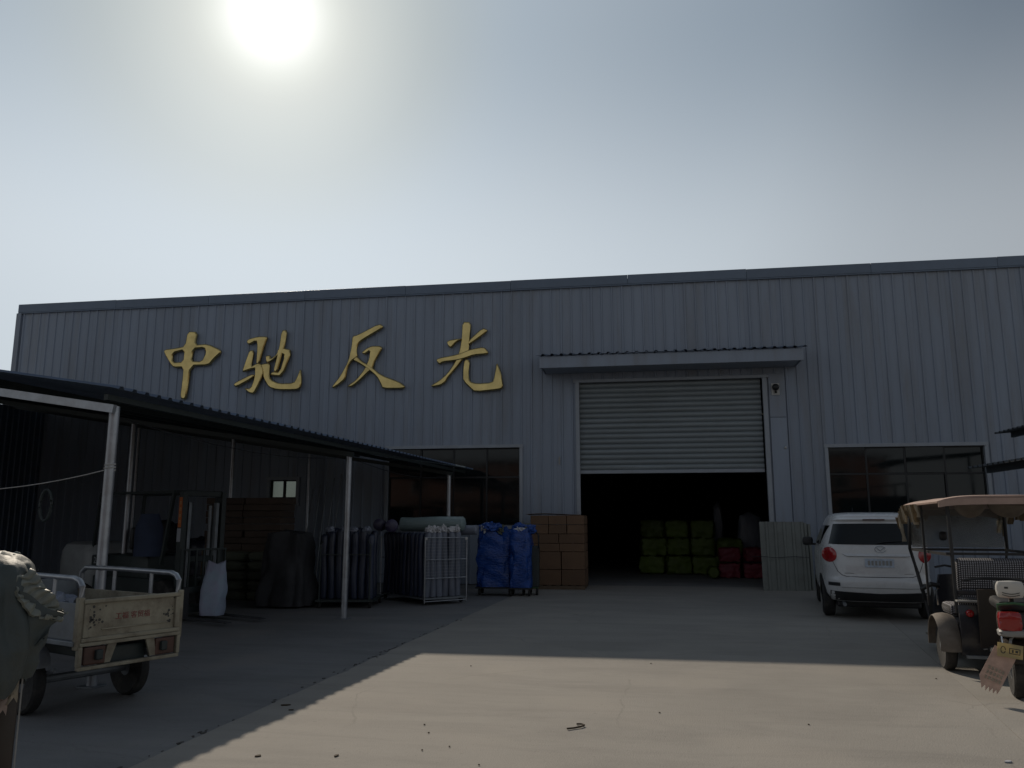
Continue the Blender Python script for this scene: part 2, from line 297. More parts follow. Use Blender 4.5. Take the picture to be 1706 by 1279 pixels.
    def obj(s, name, m, parent=None, smooth=False, loc=(0, 0, 0), rot=(0, 0, 0), recalc=True):
        if recalc: bmesh.ops.recalc_face_normals(s.bm, faces=s.bm.faces)
        me = bpy.data.meshes.new(name); s.bm.to_mesh(me); s.bm.free()
        if smooth:
            for p in me.polygons: p.use_smooth = True
            if smooth != 'all':
                try: me.set_sharp_from_angle(angle=R(38))
                except Exception: pass
        return link(name, me, m, parent, loc, rot)

def link(name, me, m, parent=None, loc=(0, 0, 0), rot=(0, 0, 0)):
    o = bpy.data.objects.new(name, me)
    if m is not None and not me.materials: me.materials.append(M[m] if isinstance(m, str) else m)
    C.objects.link(o); o.location = loc; o.rotation_euler = rot
    if parent: o.parent = parent
    return o
def tag(o, label=None, cat=None, group=None, kind=None):
    if label: o['label'] = label
    if cat: o['category'] = cat
    if group: o['group'] = group
    if kind: o['kind'] = kind
    return o
def thing(name, label, cat, loc=(0, 0, 0), rz=0, group=None):
    o = bpy.data.objects.new(name, None); C.objects.link(o); o.empty_display_size = .2
    o.location = loc; o.rotation_euler = (0, 0, rz); return tag(o, label, cat, group)
def copy_tree(o, parent=None):
    c = o.copy(); C.objects.link(c); c.parent = parent
    for ch in list(o.children): copy_tree(ch, c)
    return c
def text_mesh(s, size, extrude=.001):
    cu = bpy.data.curves.new('lettering', 'FONT'); cu.body = s; cu.size = size; cu.extrude = extrude; cu.align_x = 'CENTER'; cu.align_y = 'CENTER'; cu.resolution_u = 2
    o = bpy.data.objects.new('lettering', cu); C.objects.link(o)
    dg = bpy.context.evaluated_depsgraph_get(); me = bpy.data.meshes.new_from_object(o.evaluated_get(dg))
    bpy.data.objects.remove(o); bpy.data.curves.remove(cu); me.materials.clear(); return me
def corr(B, w, l, pitch, h, top=.3, th=.0, z0=0.):
    """corrugated sheet: ribs run along local Y, width w along X, length l along Y, rises h in Z"""
    pr = []; x = 0.; n = max(1, round(w / pitch)); p = w / n
    for i in range(n):
        a = i * p; pr += [(a, 0), (a + p * .58, 0), (a + p * .68, h), (a + p * .9, h)]
    pr.append((w, 0))
    vs = []; k = len(pr)
    for yy in (0, l):
        vs += [Vector((a, yy, b + z0)) for a, b in pr]
    fs = [(i, i + 1, k + i + 1, k + i) for i in range(k - 1)]
    if th:
        vs += [v - Vector((0, 0, th)) for v in vs]
        m2 = 2 * k
        fs += [tuple(m2 + q for q in reversed(f)) for f in list(fs)]
        fs += [(i + 1, i, m2 + i, m2 + i + 1) for i in range(k - 1)] + [(k + i, k + i + 1, m2 + k + i + 1, m2 + k + i) for i in range(k - 1)]
        fs += [(0, k, m2 + k, m2), (2 * k - 1, k - 1, m2 + k - 1, m2 + 2 * k - 1)]
    B.add(vs, fs); return B
ORD = ['topmost', 'second from the top', 'third from the top', 'fourth from the top', 'fifth from the top', 'sixth from the top', 'seventh from the top', 'eighth from the top', 'ninth from the top']

# ------------------------------------------------------------------ ground
b = MB(); b.add([(-400, -400, -.06), (400, -400, -.06), (400, 400, -.06), (-400, 400, -.06)], [(0, 1, 2, 3)])
tag(b.obj('ground', 'earth'), kind='structure')
def slab(name, poly, z, m, th=.05):
    B = MB(); B.prism(poly, th, Matrix.Translation((0, 0, z - th)))
    return tag(B.obj(name, m), kind='structure')
rnd = random.Random(3)
left_edge = []
yy = -18.
while yy < 21.2:
    left_edge.append((-3.62 + .036 * yy * (1 if yy > 0 else 0) + rnd.uniform(-.012, .012) + (rnd.uniform(.0, .05) if rnd.random() < .12 else 0), yy)); yy += rnd.uniform(.12, .4)
left_edge.append((-2.9, 21.28))
joint = [(2.62, 6.3), (3.23, 10.12), (3.82, 14.03), (4.7, 20.0), (4.9, 21.28)]
slab('concrete_yard', [(x + .004, y_) for x, y_ in left_edge] + [(4.892, 21.28), (4.692, 20), (3.812, 14.03), (3.222, 10.12), (2.612, 6.3), (-1.0, -18)], 0, 'concrete')
slab('concrete_yard_edge', [(-.99, -18), (2.62, 6.3), (3.23, 10.12), (3.82, 14.03), (4.7, 20), (4.9, 21.28), (34, 21.28), (34, -18)], -.004, 'concrete')
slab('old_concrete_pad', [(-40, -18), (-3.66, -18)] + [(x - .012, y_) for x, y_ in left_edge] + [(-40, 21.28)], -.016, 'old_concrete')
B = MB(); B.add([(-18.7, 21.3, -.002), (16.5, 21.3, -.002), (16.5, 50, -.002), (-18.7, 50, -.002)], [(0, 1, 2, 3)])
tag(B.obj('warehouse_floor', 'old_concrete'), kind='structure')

# ------------------------------------------------------------------ warehouse
FY = 21.2
W = thing('warehouse', 'long blue-grey corrugated steel warehouse with a half-raised roller shutter', 'warehouse', (0, FY, 0))
DOOR = (-1.77, 3.05, 5.26); LW = (-6.93, -3.29, 1.5, 3.57); RW = (4.51, 8.15, 1.5, 3.45)
SW = (-10.35, -9.55, 2.12, 2.76)
opens = [(DOOR[0], DOOR[1], -1, DOOR[2]), LW, RW, SW]
X0, X1, ZT, PW = -18.79, 16.5, 7.93, .825
pmesh = {}
def wall_panel(xa, xb, za, zb):
    key = (round((xa - X0) % PW, 3), round(xb - xa, 3), za, zb)
    if key not in pmesh:
        RP = PW / 3; pts = [(xa, 0)]
        k = math.floor((xa - X0) / RP) - 1
        while X0 + k * RP < xb + RP:
            c = X0 + (k + .5) * RP
            seam = (k % 3 == 0)
            hh = .032 if seam else .026; hw = .034 if seam else .026
            for dx, hgt in ((-hw, 0), (-hw * .5, hh), (hw * .5, hh), (hw, 0)):
                if xa < c + dx < xb: pts.append((c + dx, hgt))
            k += 1
        pts.append((xb, 0)); pts.sort(key=lambda p: p[0])
        vs = [(x - xa, -h, z) for z in (za, zb) for x, h in pts]; n = len(pts)
        me = bpy.data.meshes.new('wall_panel')
        me.from_pydata([tuple(v) for v in vs], [], [(i, i + 1, n + i + 1, n + i) for i in range(n - 1)]); me.update()
        pmesh[key] = me
    return link('wall_panel', pmesh[key], 'cladding', W, (xa, 0, 0))
i = 0
while X0 + i * PW < X1:
    a, bb = X0 + i * PW + .0015, min(X0 + (i + 1) * PW - .0015, X1)
    cuts = sorted({a, bb} | {v for o in opens for v in (o[0], o[1]) if a + .01 < v < bb - .01})
    for xa, xb in zip(cuts, cuts[1:]):
        mid = (xa + xb) / 2; o = [q for q in opens if q[0] < mid < q[1]]
        if not o: wall_panel(xa, xb, .0, ZT)
        else:
            if o[0][2] > 0: wall_panel(xa, xb, .0, o[0][2])
            wall_panel(xa, xb, o[0][3], ZT)
    i += 1
# shell behind the cladding
B = MB()
xs = sorted({X0 + .01, X1} | {v for o in opens for v in (o[0], o[1])})
for xa, xb in zip(xs, xs[1:]):
    mid = (xa + xb) / 2; o = [q for q in opens if q[0] < mid < q[1]]
    if not o: B.box(((xa + xb) / 2, .06, 4.05), (xb - xa, .1, 8.1))
    else:
        if o[0][2] > 0: B.box((mid, .06, o[0][2] / 2), (xb - xa, .1, o[0][2]))
        B.box((mid, .06, (o[0][3] + 8.1) / 2), (xb - xa, .1, 8.1 - o[0][3]))
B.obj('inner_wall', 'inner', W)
MB().box((X0 + .06, 14.6, 4.0), (.1, 28.9, 8.0)).obj('side_wall', 'cladding', W)
MB().box((X1 - .06, 14.6, 4.0), (.1, 28.9, 8.0)).obj('side_wall', 'cladding', W)
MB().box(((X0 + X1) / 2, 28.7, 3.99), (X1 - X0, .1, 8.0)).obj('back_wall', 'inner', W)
MB().box(((X0 + X1) / 2, 14.7, 8.06), (X1 - X0, 29.2, .08)).obj('roof', 'roof_sheet', W)
# cap flashing in lengths, with a small drip lip under it
xx = X0 - .05; lens = [3.3, 3.0, 3.0, 3.0, 3.0, 3.2, 3.1, 3.1, 3.0, 3.2, 3.1, 3.0]
for k, ln in enumerate(lens):
    xe = min(xx + ln, X1 + .05)
    B = MB(); dz = rnd.uniform(-.006, .006)
    B.box(((xx + xe) / 2, -.035 + rnd.uniform(-.003, .003), 8.05 + dz), (xe - xx - .006, .09, .25), bev=.006)
    B.box(((xx + xe) / 2, -.05, 7.905 + dz), (xe - xx - .006, .05, .03))
    B.obj('roof_flashing', 'cap', W); xx = xe
MB().box((X0 - .01, -.03, 3.95), (.16, .1, 7.9), bev=.006).obj('corner_trim', 'cladding', W)
# windows
def window(x0, x1, z0, z1, nx, transom, pane='glass'):
    f = .085
    B = MB()
    B.box(((x0 + x1) / 2, -.02, z1 + f / 2 - .01), (x1 - x0 + 2 * f, .1, f), bev=.005)
    B.box(((x0 + x1) / 2, -.035, z0 - f / 2 + .01), (x1 - x0 + 2 * f, .13, f), bev=.005)
    for x in (x0 - f / 2 + .01, x1 + f / 2 - .01): B.box((x, -.02, (z0 + z1) / 2), (f, .1, z1 - z0 - .022), bev=.005)
    fr = B.obj('window', 'trim', W)
    w = (x1 - x0) / nx; rows = [(z0, z1)] if not transom else [(z0, transom), (transom, z1)]
    for k in range(nx):
        for za, zb in rows:
            MB().box((x0 + (k + .5) * w, .045 + .012 * (k % 2), (za + zb) / 2), (w - .05, .008, zb - za - .05)).obj('pane', pane, fr, rot=(R(rnd.uniform(-.25, .25)), 0, R(rnd.uniform(-.25, .25))))
    B = MB()
    for k in range(nx + 1): B.box((x0 + k * w + (.02 if k == 0 else -.02 if k == nx else 0), .05, (z0 + z1) / 2), (.045, .05, z1 - z0 - .004))
    for z in [z0 + .02, z1 - .02] + ([transom] if transom else []):
        for k in range(nx): B.box((x0 + (k + .5) * w, .05, z), (w - .047, .042, .04))
    B.obj('sash', 'dull_steel' if pane == 'glass' and False else 'black', fr)
window(*LW, 4, 2.78); window(*RW, 4, 2.78); window(*SW, 2, 2.26, 'clear')
# door frame
B = MB()
B.box((DOOR[0] + .03, -.03, DOOR[2] / 2), (.1, .11, DOOR[2]), bev=.006); B.obj('door_jamb', 'trim', W)
B = MB(); B.box((DOOR[1] + .02, -.03, DOOR[2] / 2), (.11, .11, DOOR[2]), bev=.006); B.obj('door_jamb', 'trim', W)
MB().box(((DOOR[0] + DOOR[1]) / 2 + .02, -.032, DOOR[2] + .04), (DOOR[1] - DOOR[0] + .2, .115, .08), bev=.006).obj('door_lintel', 'trim', W)
for za, zb in ((.0, 4.225), (4.235, 5.36)):
    MB().box((3.37, -.035, (za + zb) / 2), (.4, .05, zb - za), bev=.005).obj('guide_cover', 'cladding', W)
# roller shutter (slats hang from behind the lintel)
S = MB(); S.box(((DOOR[0] + DOOR[1]) / 2, .1, 2.895), (DOOR[1] - DOOR[0] - .12, .05, .09), bev=.01); sh = S.obj('roller_shutter', 'trim', W)
prof = [(-.068, .012), (-.05, -.004), (-.02, -.018), (.018, -.018), (.05, -.004), (.064, .01)]
me = None
for k in range(17):
    z = 3.0 + k * .137 + .012
    if me is None:
        B = MB(); w = (DOOR[1] - DOOR[0] - .13) / 2
        vs = [(sx * w, y_, z_) for sx in (-1, 1) for z_, y_ in prof]; n = len(prof)
        B.add(vs, [(q, q + 1, n + q + 1, n + q) for q in range(n - 1)])
        o = B.obj('slat', 'shutter', sh, smooth='all'); me = o.data
    else: o = link('slat', me, None, sh)
    o.location = ((DOOR[0] + DOOR[1]) / 2, .1 + rnd.uniform(-.002, .002), z)
# faint stencilled dashes low on the shutter
B = MB(); r2 = random.Random(5)
for xa, xb in ((-1.5, -.25), (1.75, 2.9)):
    x = xa
    while x < xb:
        hgt = r2.choice([.03, .035, .02]); B.box((x, .077, 3.012 + r2.uniform(-.005, .005)), (.028, .003, hgt)); x += r2.uniform(.045, .07)
B.obj('stencilled_marks', 'shutter', sh)
# canopy
cn = MB(); ang = math.atan2(.2, 1.05)
CW0, CW1 = -2.72, 3.98
B = MB(); corr(B, CW1 - CW0, 1.06, .24, .035, th=.004)
o = B.obj('canopy_roof', 'roof_sheet', W, loc=(CW0, -1.07, 5.83), rot=(ang, 0, 0))
MB().box(((CW0 + CW1) / 2, -.98, 5.655), (CW1 - CW0 - .18, .05, .3), bev=.008).obj('canopy_fascia', 'cladding', W)
for x in (CW0 + .13, CW1 - .13):
    B = MB(); B.prism([(-.955, 5.52), (-.03, 5.52), (-.03, 5.97), (-.955, 5.79)], .03, Matrix(((0, 0, 1, x - .015), (1, 0, 0, 0), (0, 1, 0, 0), (0, 0, 0, 1))))
    B.obj('canopy_cheek', 'cladding', W)
MB().box(((CW0 + CW1) / 2, -.49, 5.53), (CW1 - CW0 - .34, .9, .02)).obj('canopy_soffit', 'cladding', W)
MB().lathe([(.02, 0), (.035, .02), (.03, .05), (.01, .07)], (3.5, -.03, 3.45), (0, -1, 0), 10).obj('bolt_head', 'white_plastic', W, smooth=True)
MB().cyl((3.12, -.035, .7), (3.12, -.035, 2.1), .012, 6).obj('cable_conduit', 'white_plastic', W)
# security camera
K = thing('security_camera', 'small security camera on a pale plate beside the shutter top', 'security camera', (3.33, FY - .06, 4.95))
MB().box((0, -.012, 0), (.2, .03, .3), bev=.005).obj('mount_plate', 'white_plastic', K)
MB().lathe([(.03, 0), (.085, .01), (.085, .09), (.05, .13), (.01, .14)], (.0, -.02, .05), (0, -1, -.15), 14).obj('camera_body', 'black', K, smooth=True)
MB().cyl((0, -.02, -.07), (0, -.1, -.09), .03, 10).obj('lens', 'black', K)
c_ = thing('wall_scrap', 'small torn white sticker on the cladding left of the roller shutter', 'sticker', (-2.24, FY - .035, 3.2))
MB().prism([(-.02, -.12), (.025, -.1), (.03, .02), (.015, .12), (-.02, .08)], .004, Matrix(((1, 0, 0, 0), (0, 0, -1, 0), (0, 1, 0, 0), (0, 0, 0, 1)))).obj('scrap', 'grey_plastic', c_)

# ------------------------------------------------------------------ gold characters (traced strokes, raised metal with bevelled edges)
def px6(p): return facade(250 + p[0] / 5.503, 520 + p[1] / 5.503)
def px7(p): return facade(530 + p[0] / 5.17, 520 + p[1] / 5.17)
_P, _T = R(9.74), R(9.4)
def facade(px, py):                                # survey of the letter outlines on the wall plane y = 21.2
    x = px - 853; u = 639.5 - py; f = 1340 * math.cos(_P) - u * math.sin(_P); z = 1340 * math.sin(_P) + u * math.cos(_P)
    dx, dy = x * math.cos(_T) - f * math.sin(_T), x * math.sin(_T) + f * math.cos(_T)
    return (dx * (FY - .12) / dy, 1.6 + z * (FY - .12) / dy)
def character(label, strokes, conv):
    pts = [[conv(p) for p in s_] for s_ in strokes]
    cx = sum(p[0] for s_ in pts for p in s_) / sum(len(s_) for s_ in pts); cz = min(p[1] for s_ in pts for p in s_)
    big = bmesh.new()
    holes_for = {}
    for k, s_ in enumerate(pts):
        if strokes[k][0] == strokes[k][-1] and k and len(strokes[k]) > 3: pass
    groups = []
    for k, s_ in enumerate(pts):
        if k in HOLES.get(label, ()): groups[-1][1].append(s_)
        else: groups.append((s_, []))
    for k, (s_, hs) in enumerate(groups):
        cu = bpy.data.curves.new('stroke', 'CURVE'); cu.dimensions = '2D'; cu.fill_mode = 'BOTH'; cu.extrude = .02; cu.bevel_depth = .034; cu.bevel_resolution = 1; cu.offset = -.03
        for poly in [s_] + hs:
            # round the traced corners a little: Chaikin once
            q = []
            for i_ in range(len(poly)):
                a_, b_ = Vector((*poly[i_], 0)), Vector((*poly[(i_ + 1) % len(poly)], 0)); q += [a_.lerp(b_, .2), a_.lerp(b_, .8)]
            sp = cu.splines.new('POLY'); sp.points.add(len(q) - 1); sp.use_cyclic_u = True
            for i_, p in enumerate(q): sp.points[i_].co = (p.x - cx, p.y - cz, 0, 1)
        o = bpy.data.objects.new('stroke', cu); C.objects.link(o)
        me = bpy.data.meshes.new_from_object(o.evaluated_get(bpy.context.evaluated_depsgraph_get()))
        bpy.data.objects.remove(o); bpy.data.curves.remove(cu)
        for v in me.vertices: v.co = Vector((v.co.x, -(v.co.z + .06 + .004 * k), v.co.y))
        big.from_mesh(me); bpy.data.meshes.remove(me)
    bmesh.ops.recalc_face_normals(big, faces=big.faces)
    me = bpy.data.meshes.new('sign_character'); big.to_mesh(me); big.free(); me.materials.clear()
    t = link('sign_character', me, 'gold', None, (cx, FY - .03, cz))
    return tag(t, label, 'sign letter', 'raised gold characters on the warehouse wall')
HOLES = {'gold character shaped like a box pierced by one long stroke, leftmost on the wall': (1, 2)}
character('gold character shaped like a box pierced by one long stroke, leftmost on the wall', [
    [(345, 175), (435, 180), (412, 300), (530, 290), (645, 345), (650, 370), (585, 430), (540, 487), (372, 490), (345, 700), (325, 800), (275, 790), (295, 640), (308, 505), (215, 508), (185, 470), (130, 375), (130, 342), (230, 330), (322, 312)],
    [(205, 375), (318, 345), (305, 455), (208, 462)], [(397, 335), (500, 325), (515, 370), (475, 452), (378, 450)]], px6)
character('gold character with a narrow hooked left half and a wide curling right half', [
    [(885, 272), (900, 245), (990, 222), (1075, 222), (1070, 250), (1035, 345), (1005, 465), (972, 490), (985, 300), (975, 262), (905, 300)],
    [(912, 350), (955, 350), (925, 502), (985, 465), (1030, 480), (1020, 520), (945, 515), (850, 550), (850, 530), (880, 440)],
    [(965, 480), (1040, 490), (1035, 580), (1000, 660), (955, 750), (905, 740), (860, 695), (925, 700), (960, 600)],
    [(765, 665), (790, 640), (930, 570), (955, 572), (945, 605), (790, 690)],
    [(1060, 400), (1105, 395), (1107, 430), (1165, 385), (1175, 340), (1210, 325), (1305, 350), (1215, 590), (1105, 580), (1120, 545), (1190, 552), (1240, 395), (1200, 378), (1120, 450), (1070, 470)],
    [(1210, 165), (1260, 165), (1240, 300), (1210, 400), (1170, 550), (1130, 548), (1185, 340)],
    [(1020, 480), (1060, 470), (1105, 470), (1095, 560), (1110, 620), (1190, 655), (1320, 650), (1350, 600), (1385, 508), (1392, 640), (1380, 700), (1340, 715), (1170, 715), (1090, 690), (1045, 610), (1040, 530)]], px6)
character('gold character with crossed sweeping legs under a slanting top stroke', [
    [(295, 205), (340, 195), (530, 95), (568, 130), (390, 235), (345, 270), (330, 330), (340, 385), (290, 420), (255, 470), (235, 575), (185, 620), (130, 655), (118, 640), (190, 550), (260, 420), (290, 290)],
    [(400, 365), (375, 350), (410, 315), (460, 290), (530, 290), (555, 305), (520, 370), (480, 440), (470, 490), (430, 520), (350, 600), (290, 645), (245, 640), (330, 580), (400, 490), (440, 400), (450, 330)],
    [(330, 375), (380, 425), (450, 460), (540, 540), (700, 600), (748, 635), (738, 660), (555, 660), (540, 620), (505, 555), (440, 500), (360, 445), (300, 415)]], px7)
character('gold character with three upper rays and a hooked foot, nearest the roller shutter', [
    [(1242, 82), (1318, 85), (1305, 200), (1300, 300), (1290, 370), (1250, 400), (1200, 470), (1120, 560), (1100, 600), (1060, 630), (985, 645), (970, 630), (1040, 590), (1110, 530), (1180, 430), (1220, 330), (1238, 220)],
    [(1105, 245), (1220, 225), (1245, 232), (1190, 258), (1145, 308), (1125, 300)],
    [(1295, 245), (1420, 132), (1468, 160), (1330, 262), (1295, 285)],
    [(1020, 398), (1200, 365), (1310, 320), (1430, 298), (1465, 340), (1460, 362), (1340, 372), (1260, 402), (1180, 420), (1080, 430), (1045, 452), (1025, 430)],
    [(1262, 405), (1308, 412), (1295, 540), (1310, 600), (1370, 615), (1500, 605), (1520, 560), (1538, 422), (1580, 530), (1597, 650), (1560, 668), (1350, 690), (1310, 655), (1250, 595), (1250, 500)]], px7)

# ------------------------------------------------------------------ bales and boxes inside the door
def bale(name, label, c, d, m, group, cat='bale'):
    d = [v * rnd.uniform(.96, 1.1) for v in d[:2]] + [d[2] * rnd.uniform(1.0, 1.03)]
    B = MB(); B.blob((0, 0, d[2] / 2), d, 4, .13, 2.2, rnd.uniform(.9, 1.5))
    return tag(B.obj(name, m, None, True, c, (0, 0, R(rnd.uniform(-7, 7)))), label, cat, group)
k = 0
for row, zz in enumerate((0, .55, 1.1)):
    for col in range(4 if row < 2 else 3):
        bale('fabric_bale', '%s lime green fabric bale in the %s row inside the doorway' % (['far left', 'left of centre', 'right of centre', 'far right'][col], ['bottom', 'middle', 'top'][row]),
             (.15 + col * .78 + rnd.uniform(-.03, .03), 26.3 + rnd.uniform(-.1, .1), zz), (.76, .6, .56), 'lime', 'lime bales inside the warehouse')
for row in range(2):
    for col in range(2):
        bale('fabric_bale', '%s crimson bale in the %s row inside the doorway, right of the lime bales' % (['left', 'right'][col], ['bottom', 'top'][row]),
             (2.35 + col * .7, 24.8, row * .45), (.64, .6, .42), 'crimson', 'crimson bales inside the warehouse')
B = MB(); B.lathe([(.02, 0), (.13, .0), (.16, .03), (.16, .82), (.13, .85), (.02, .85)], (0, 0, 0), (0, -1, 0), 20)
tag(B.obj('fabric_roll', 'lime', None, True, (1.85, 25.1, .17)), 'bright lime roll lying on the floor with its end facing the door', 'fabric roll')
for q, (x, z0, h, nm) in enumerate(((1.75, .55, 2.2, 'narrow'), (2.75, 0, 1.9, 'wide'))):
    B = MB(); B.blob((0, 0, h / 2), (.3 + .5 * q, .4, h), 3, .12, 2, 1); tag(B.obj('wrapped_stack', 'roll_grey', None, True, (x + .5, 27, 0)), '%s grey plastic-wrapped stack standing behind the bales inside the doorway' % nm, 'wrapped stack', 'grey wrapped stacks inside the warehouse')

# ------------------------------------------------------------------ carton stack on a pallet
P = thing('pallet', 'wooden pallet carrying the brown cartons left of the shutter', 'pallet', (-2.17, 20.36, 0))
for k in range(7): MB().box((-.6 + k * .2, 0, .093), (.11, 1.1, .018)).obj('deck_board', 'wood', P)
for y_ in (-.5, 0, .5): MB().box((0, y_, .042), (1.32, .09, .082)).obj('stringer', 'wood', P)
rows = [(.37, [0, .76, 1.33]), (.42, [0, .76, 1.33]), (.2, [0, .72, 1.33]), (.225, [0, .7, 1.33]), (.22, [0, .45, .9, 1.33]), (.23, [0, .45, .9, 1.33])]
z = .103; rn = ['bottom', 'second', 'third', 'fourth', 'fifth', 'top']
for r_, (h, xs_) in enumerate(rows):
    for c_i in range(len(xs_) - 1):
        for d_ in range(2):
            w = xs_[c_i + 1] - xs_[c_i]
            cn_ = (['left', 'right'] if len(xs_) == 3 else ['left', 'middle', 'right'])[c_i]
            T_ = thing('carton', 'brown carton, %s one in the %s row, %s side of the pallet stack' % (cn_, rn[r_], ['front', 'back'][d_]), 'carton',
                       (-2.83 + xs_[c_i] + w / 2 + rnd.uniform(-.006, .006), 20.08 + d_ * .57 + rnd.uniform(-.008, .004), z), R(rnd.uniform(-.6, .6)), 'cartons on the pallet by the roller shutter')
            MB().box((0, 0, h / 2 - .002), (w - .016, .545, h - .01), bev=.006).obj('box', 'carton', T_)
            MB().box((0, 0, h - .0055), (.05, .547, .003)).obj('tape', 'tape', T_)
    z += h
T_ = thing('carton_flap', 'loose flattened carton lying over the top of the pallet stack', 'cardboard sheet', (-2.3, 20.3, z + .004), R(2))
MB().grid(lambda u, v: ((u - .5) * 1.3, (v - .5) * 1.0, .012 * math.sin(u * 5) + .01 * math.sin(v * 7 + u * 3) + .018), 10, 8, .006).obj('sheet', 'carton', T_, True)

# ------------------------------------------------------------------ leaning corrugated sheets right of the door
G = 'corrugated sheets leaning on the wall'
for k in range(3):
    B = MB(); corr(B, [1.02, .95, .9][k], 1.62 - .03 * k, .19, .028, th=.003)
    o = B.obj('corrugated_sheet', 'frp', None, loc=([2.68, 2.83, 2.98][k], 20.35 + .09 * k, .0), rot=(R(83 + k), 0, R(-2)))
    tag(o, 'grey-green ribbed sheet leaning on the wall, %s of the stack' % ['front one', 'middle one', 'rearmost'][k], 'ribbed sheet', G)
tag(MB().tube([(2.45 + i * .1, 20.42 - .12 + .03 * math.sin(i), .78 + .012 * math.sin(i * .8)) for i in range(14)], .008, 6).obj('tie_rope', 'black'), 'dark cord tied across the leaning ribbed sheets', 'cord')

# ------------------------------------------------------------------ white car
def catmull(rows, n):
    outr = []
    for i in range(len(rows) - 1):
        p0, p1, p2, p3 = rows[max(i - 1, 0)], rows[i], rows[i + 1], rows[min(i + 2, len(rows) - 1)]
        for k in range(n):
            t = k / n; outr.append([.5 * ((2 * b_) + (-a_ + c_) * t + (2 * a_ - 5 * b_ + 4 * c_ - d_) * t * t + (-a_ + 3 * b_ - 3 * c_ + d_) * t ** 3) for a_, b_, c_, d_ in zip(p0, p1, p2, p3)])
    outr.append(rows[-1]); return outr
#        z    halfw  rear  front
SL = [(.30, .80, .16, 4.12), (.40, .855, .05, 4.24), (.52, .875, .005, 4.3), (.64, .88, .0, 4.32), (.72, .878, .035, 4.32), (.9, .882, .05, 4.28), (1.02, .88, .07, 4.1), (1.1, .875, .085, 3.6), (1.18, .865, .1, 3.3),
      (1.26, .845, .13, 3.12), (1.4, .795, .2, 2.88), (1.56, .735, .29, 2.6), (1.66, .69, .33, 2.42), (1.715, .65, .37, 2.25), (1.75, .57, .5, 2.05), (1.768, .42, .75, 1.8)]
SLc = catmull([list(s_) for s_ in SL], 4)
def sl(z):
    for a_, b_ in zip(SLc, SLc[1:]):
        if a_[0] <= z <= b_[0] + 1e-9:
            t = (z - a_[0]) / max(1e-9, b_[0] - a_[0]); return [p + (q - p) * t for p, q in zip(a_, b_)]
    return SLc[-1]
NE = 5.
def rear(x, z, off=0.):
    _, w, r_, f_ = sl(z); l_ = (f_ - r_) / 2; return Vector((x, (r_ + f_) / 2 - l_ * (1 - min(.999, abs(x / w)) ** NE) ** (1 / NE) - off, z))
def side(y_, z, sgn, off=0.):
    _, w, r_, f_ = sl(z); l_ = (f_ - r_) / 2; c = (r_ + f_) / 2; return Vector((sgn * (w * (1 - min(.999, abs((y_ - c) / l_)) ** NE) ** (1 / NE) + off), y_, z))
CAR = thing('parked_car', 'white hatchback parked nose to the wall, seen from its rear', 'car', (3.72, 14.28, 0), R(-9))
B = MB(); nn = 72; vs = []
for z_, w, r_, f_ in SLc:
    l_ = (f_ - r_) / 2; c = (r_ + f_) / 2
    for i in range(nn):
        t = 2 * math.pi * i / nn; ct, st = math.cos(t), math.sin(t)
        vs.append((w * math.copysign(abs(ct) ** (2 / NE), ct), c + l_ * math.copysign(abs(st) ** (2 / NE), st), z_))
fs = [(j * nn + i, j * nn + (i + 1) % nn, (j + 1) * nn + (i + 1) % nn, (j + 1) * nn + i) for j in range(len(SLc) - 1) for i in range(nn)]
fs += [tuple(range(nn - 1, -1, -1)), tuple((len(SLc) - 1) * nn + i for i in range(nn))]
B.add(vs, fs); B.obj('body', 'car_paint', CAR, 'all')
def patch(f, nu, nv, name, m, th=.006, par=CAR): return MB().grid(f, nu, nv, th).obj(name, m, par, True)
patch(lambda u, v: rear((u - .5) * 2 * (.735 - .1 * v), 1.235 + .335 * v + .012 * (1 - (2 * u - 1) ** 2) * (v - .5), .007), 20, 8, 'rear_window', 'glass')
patch(lambda u, v: rear((u - .5) * 2 * .66, 1.615 + .06 * v, .035 * math.sin(math.pi * v) + .01), 18, 4, 'spoiler', 'car_paint', .012)
patch(lambda u, v: rear((u - .5) * .34, 1.628 + .022 * v, .052), 8, 2, 'brake_light', 'rust', .01)
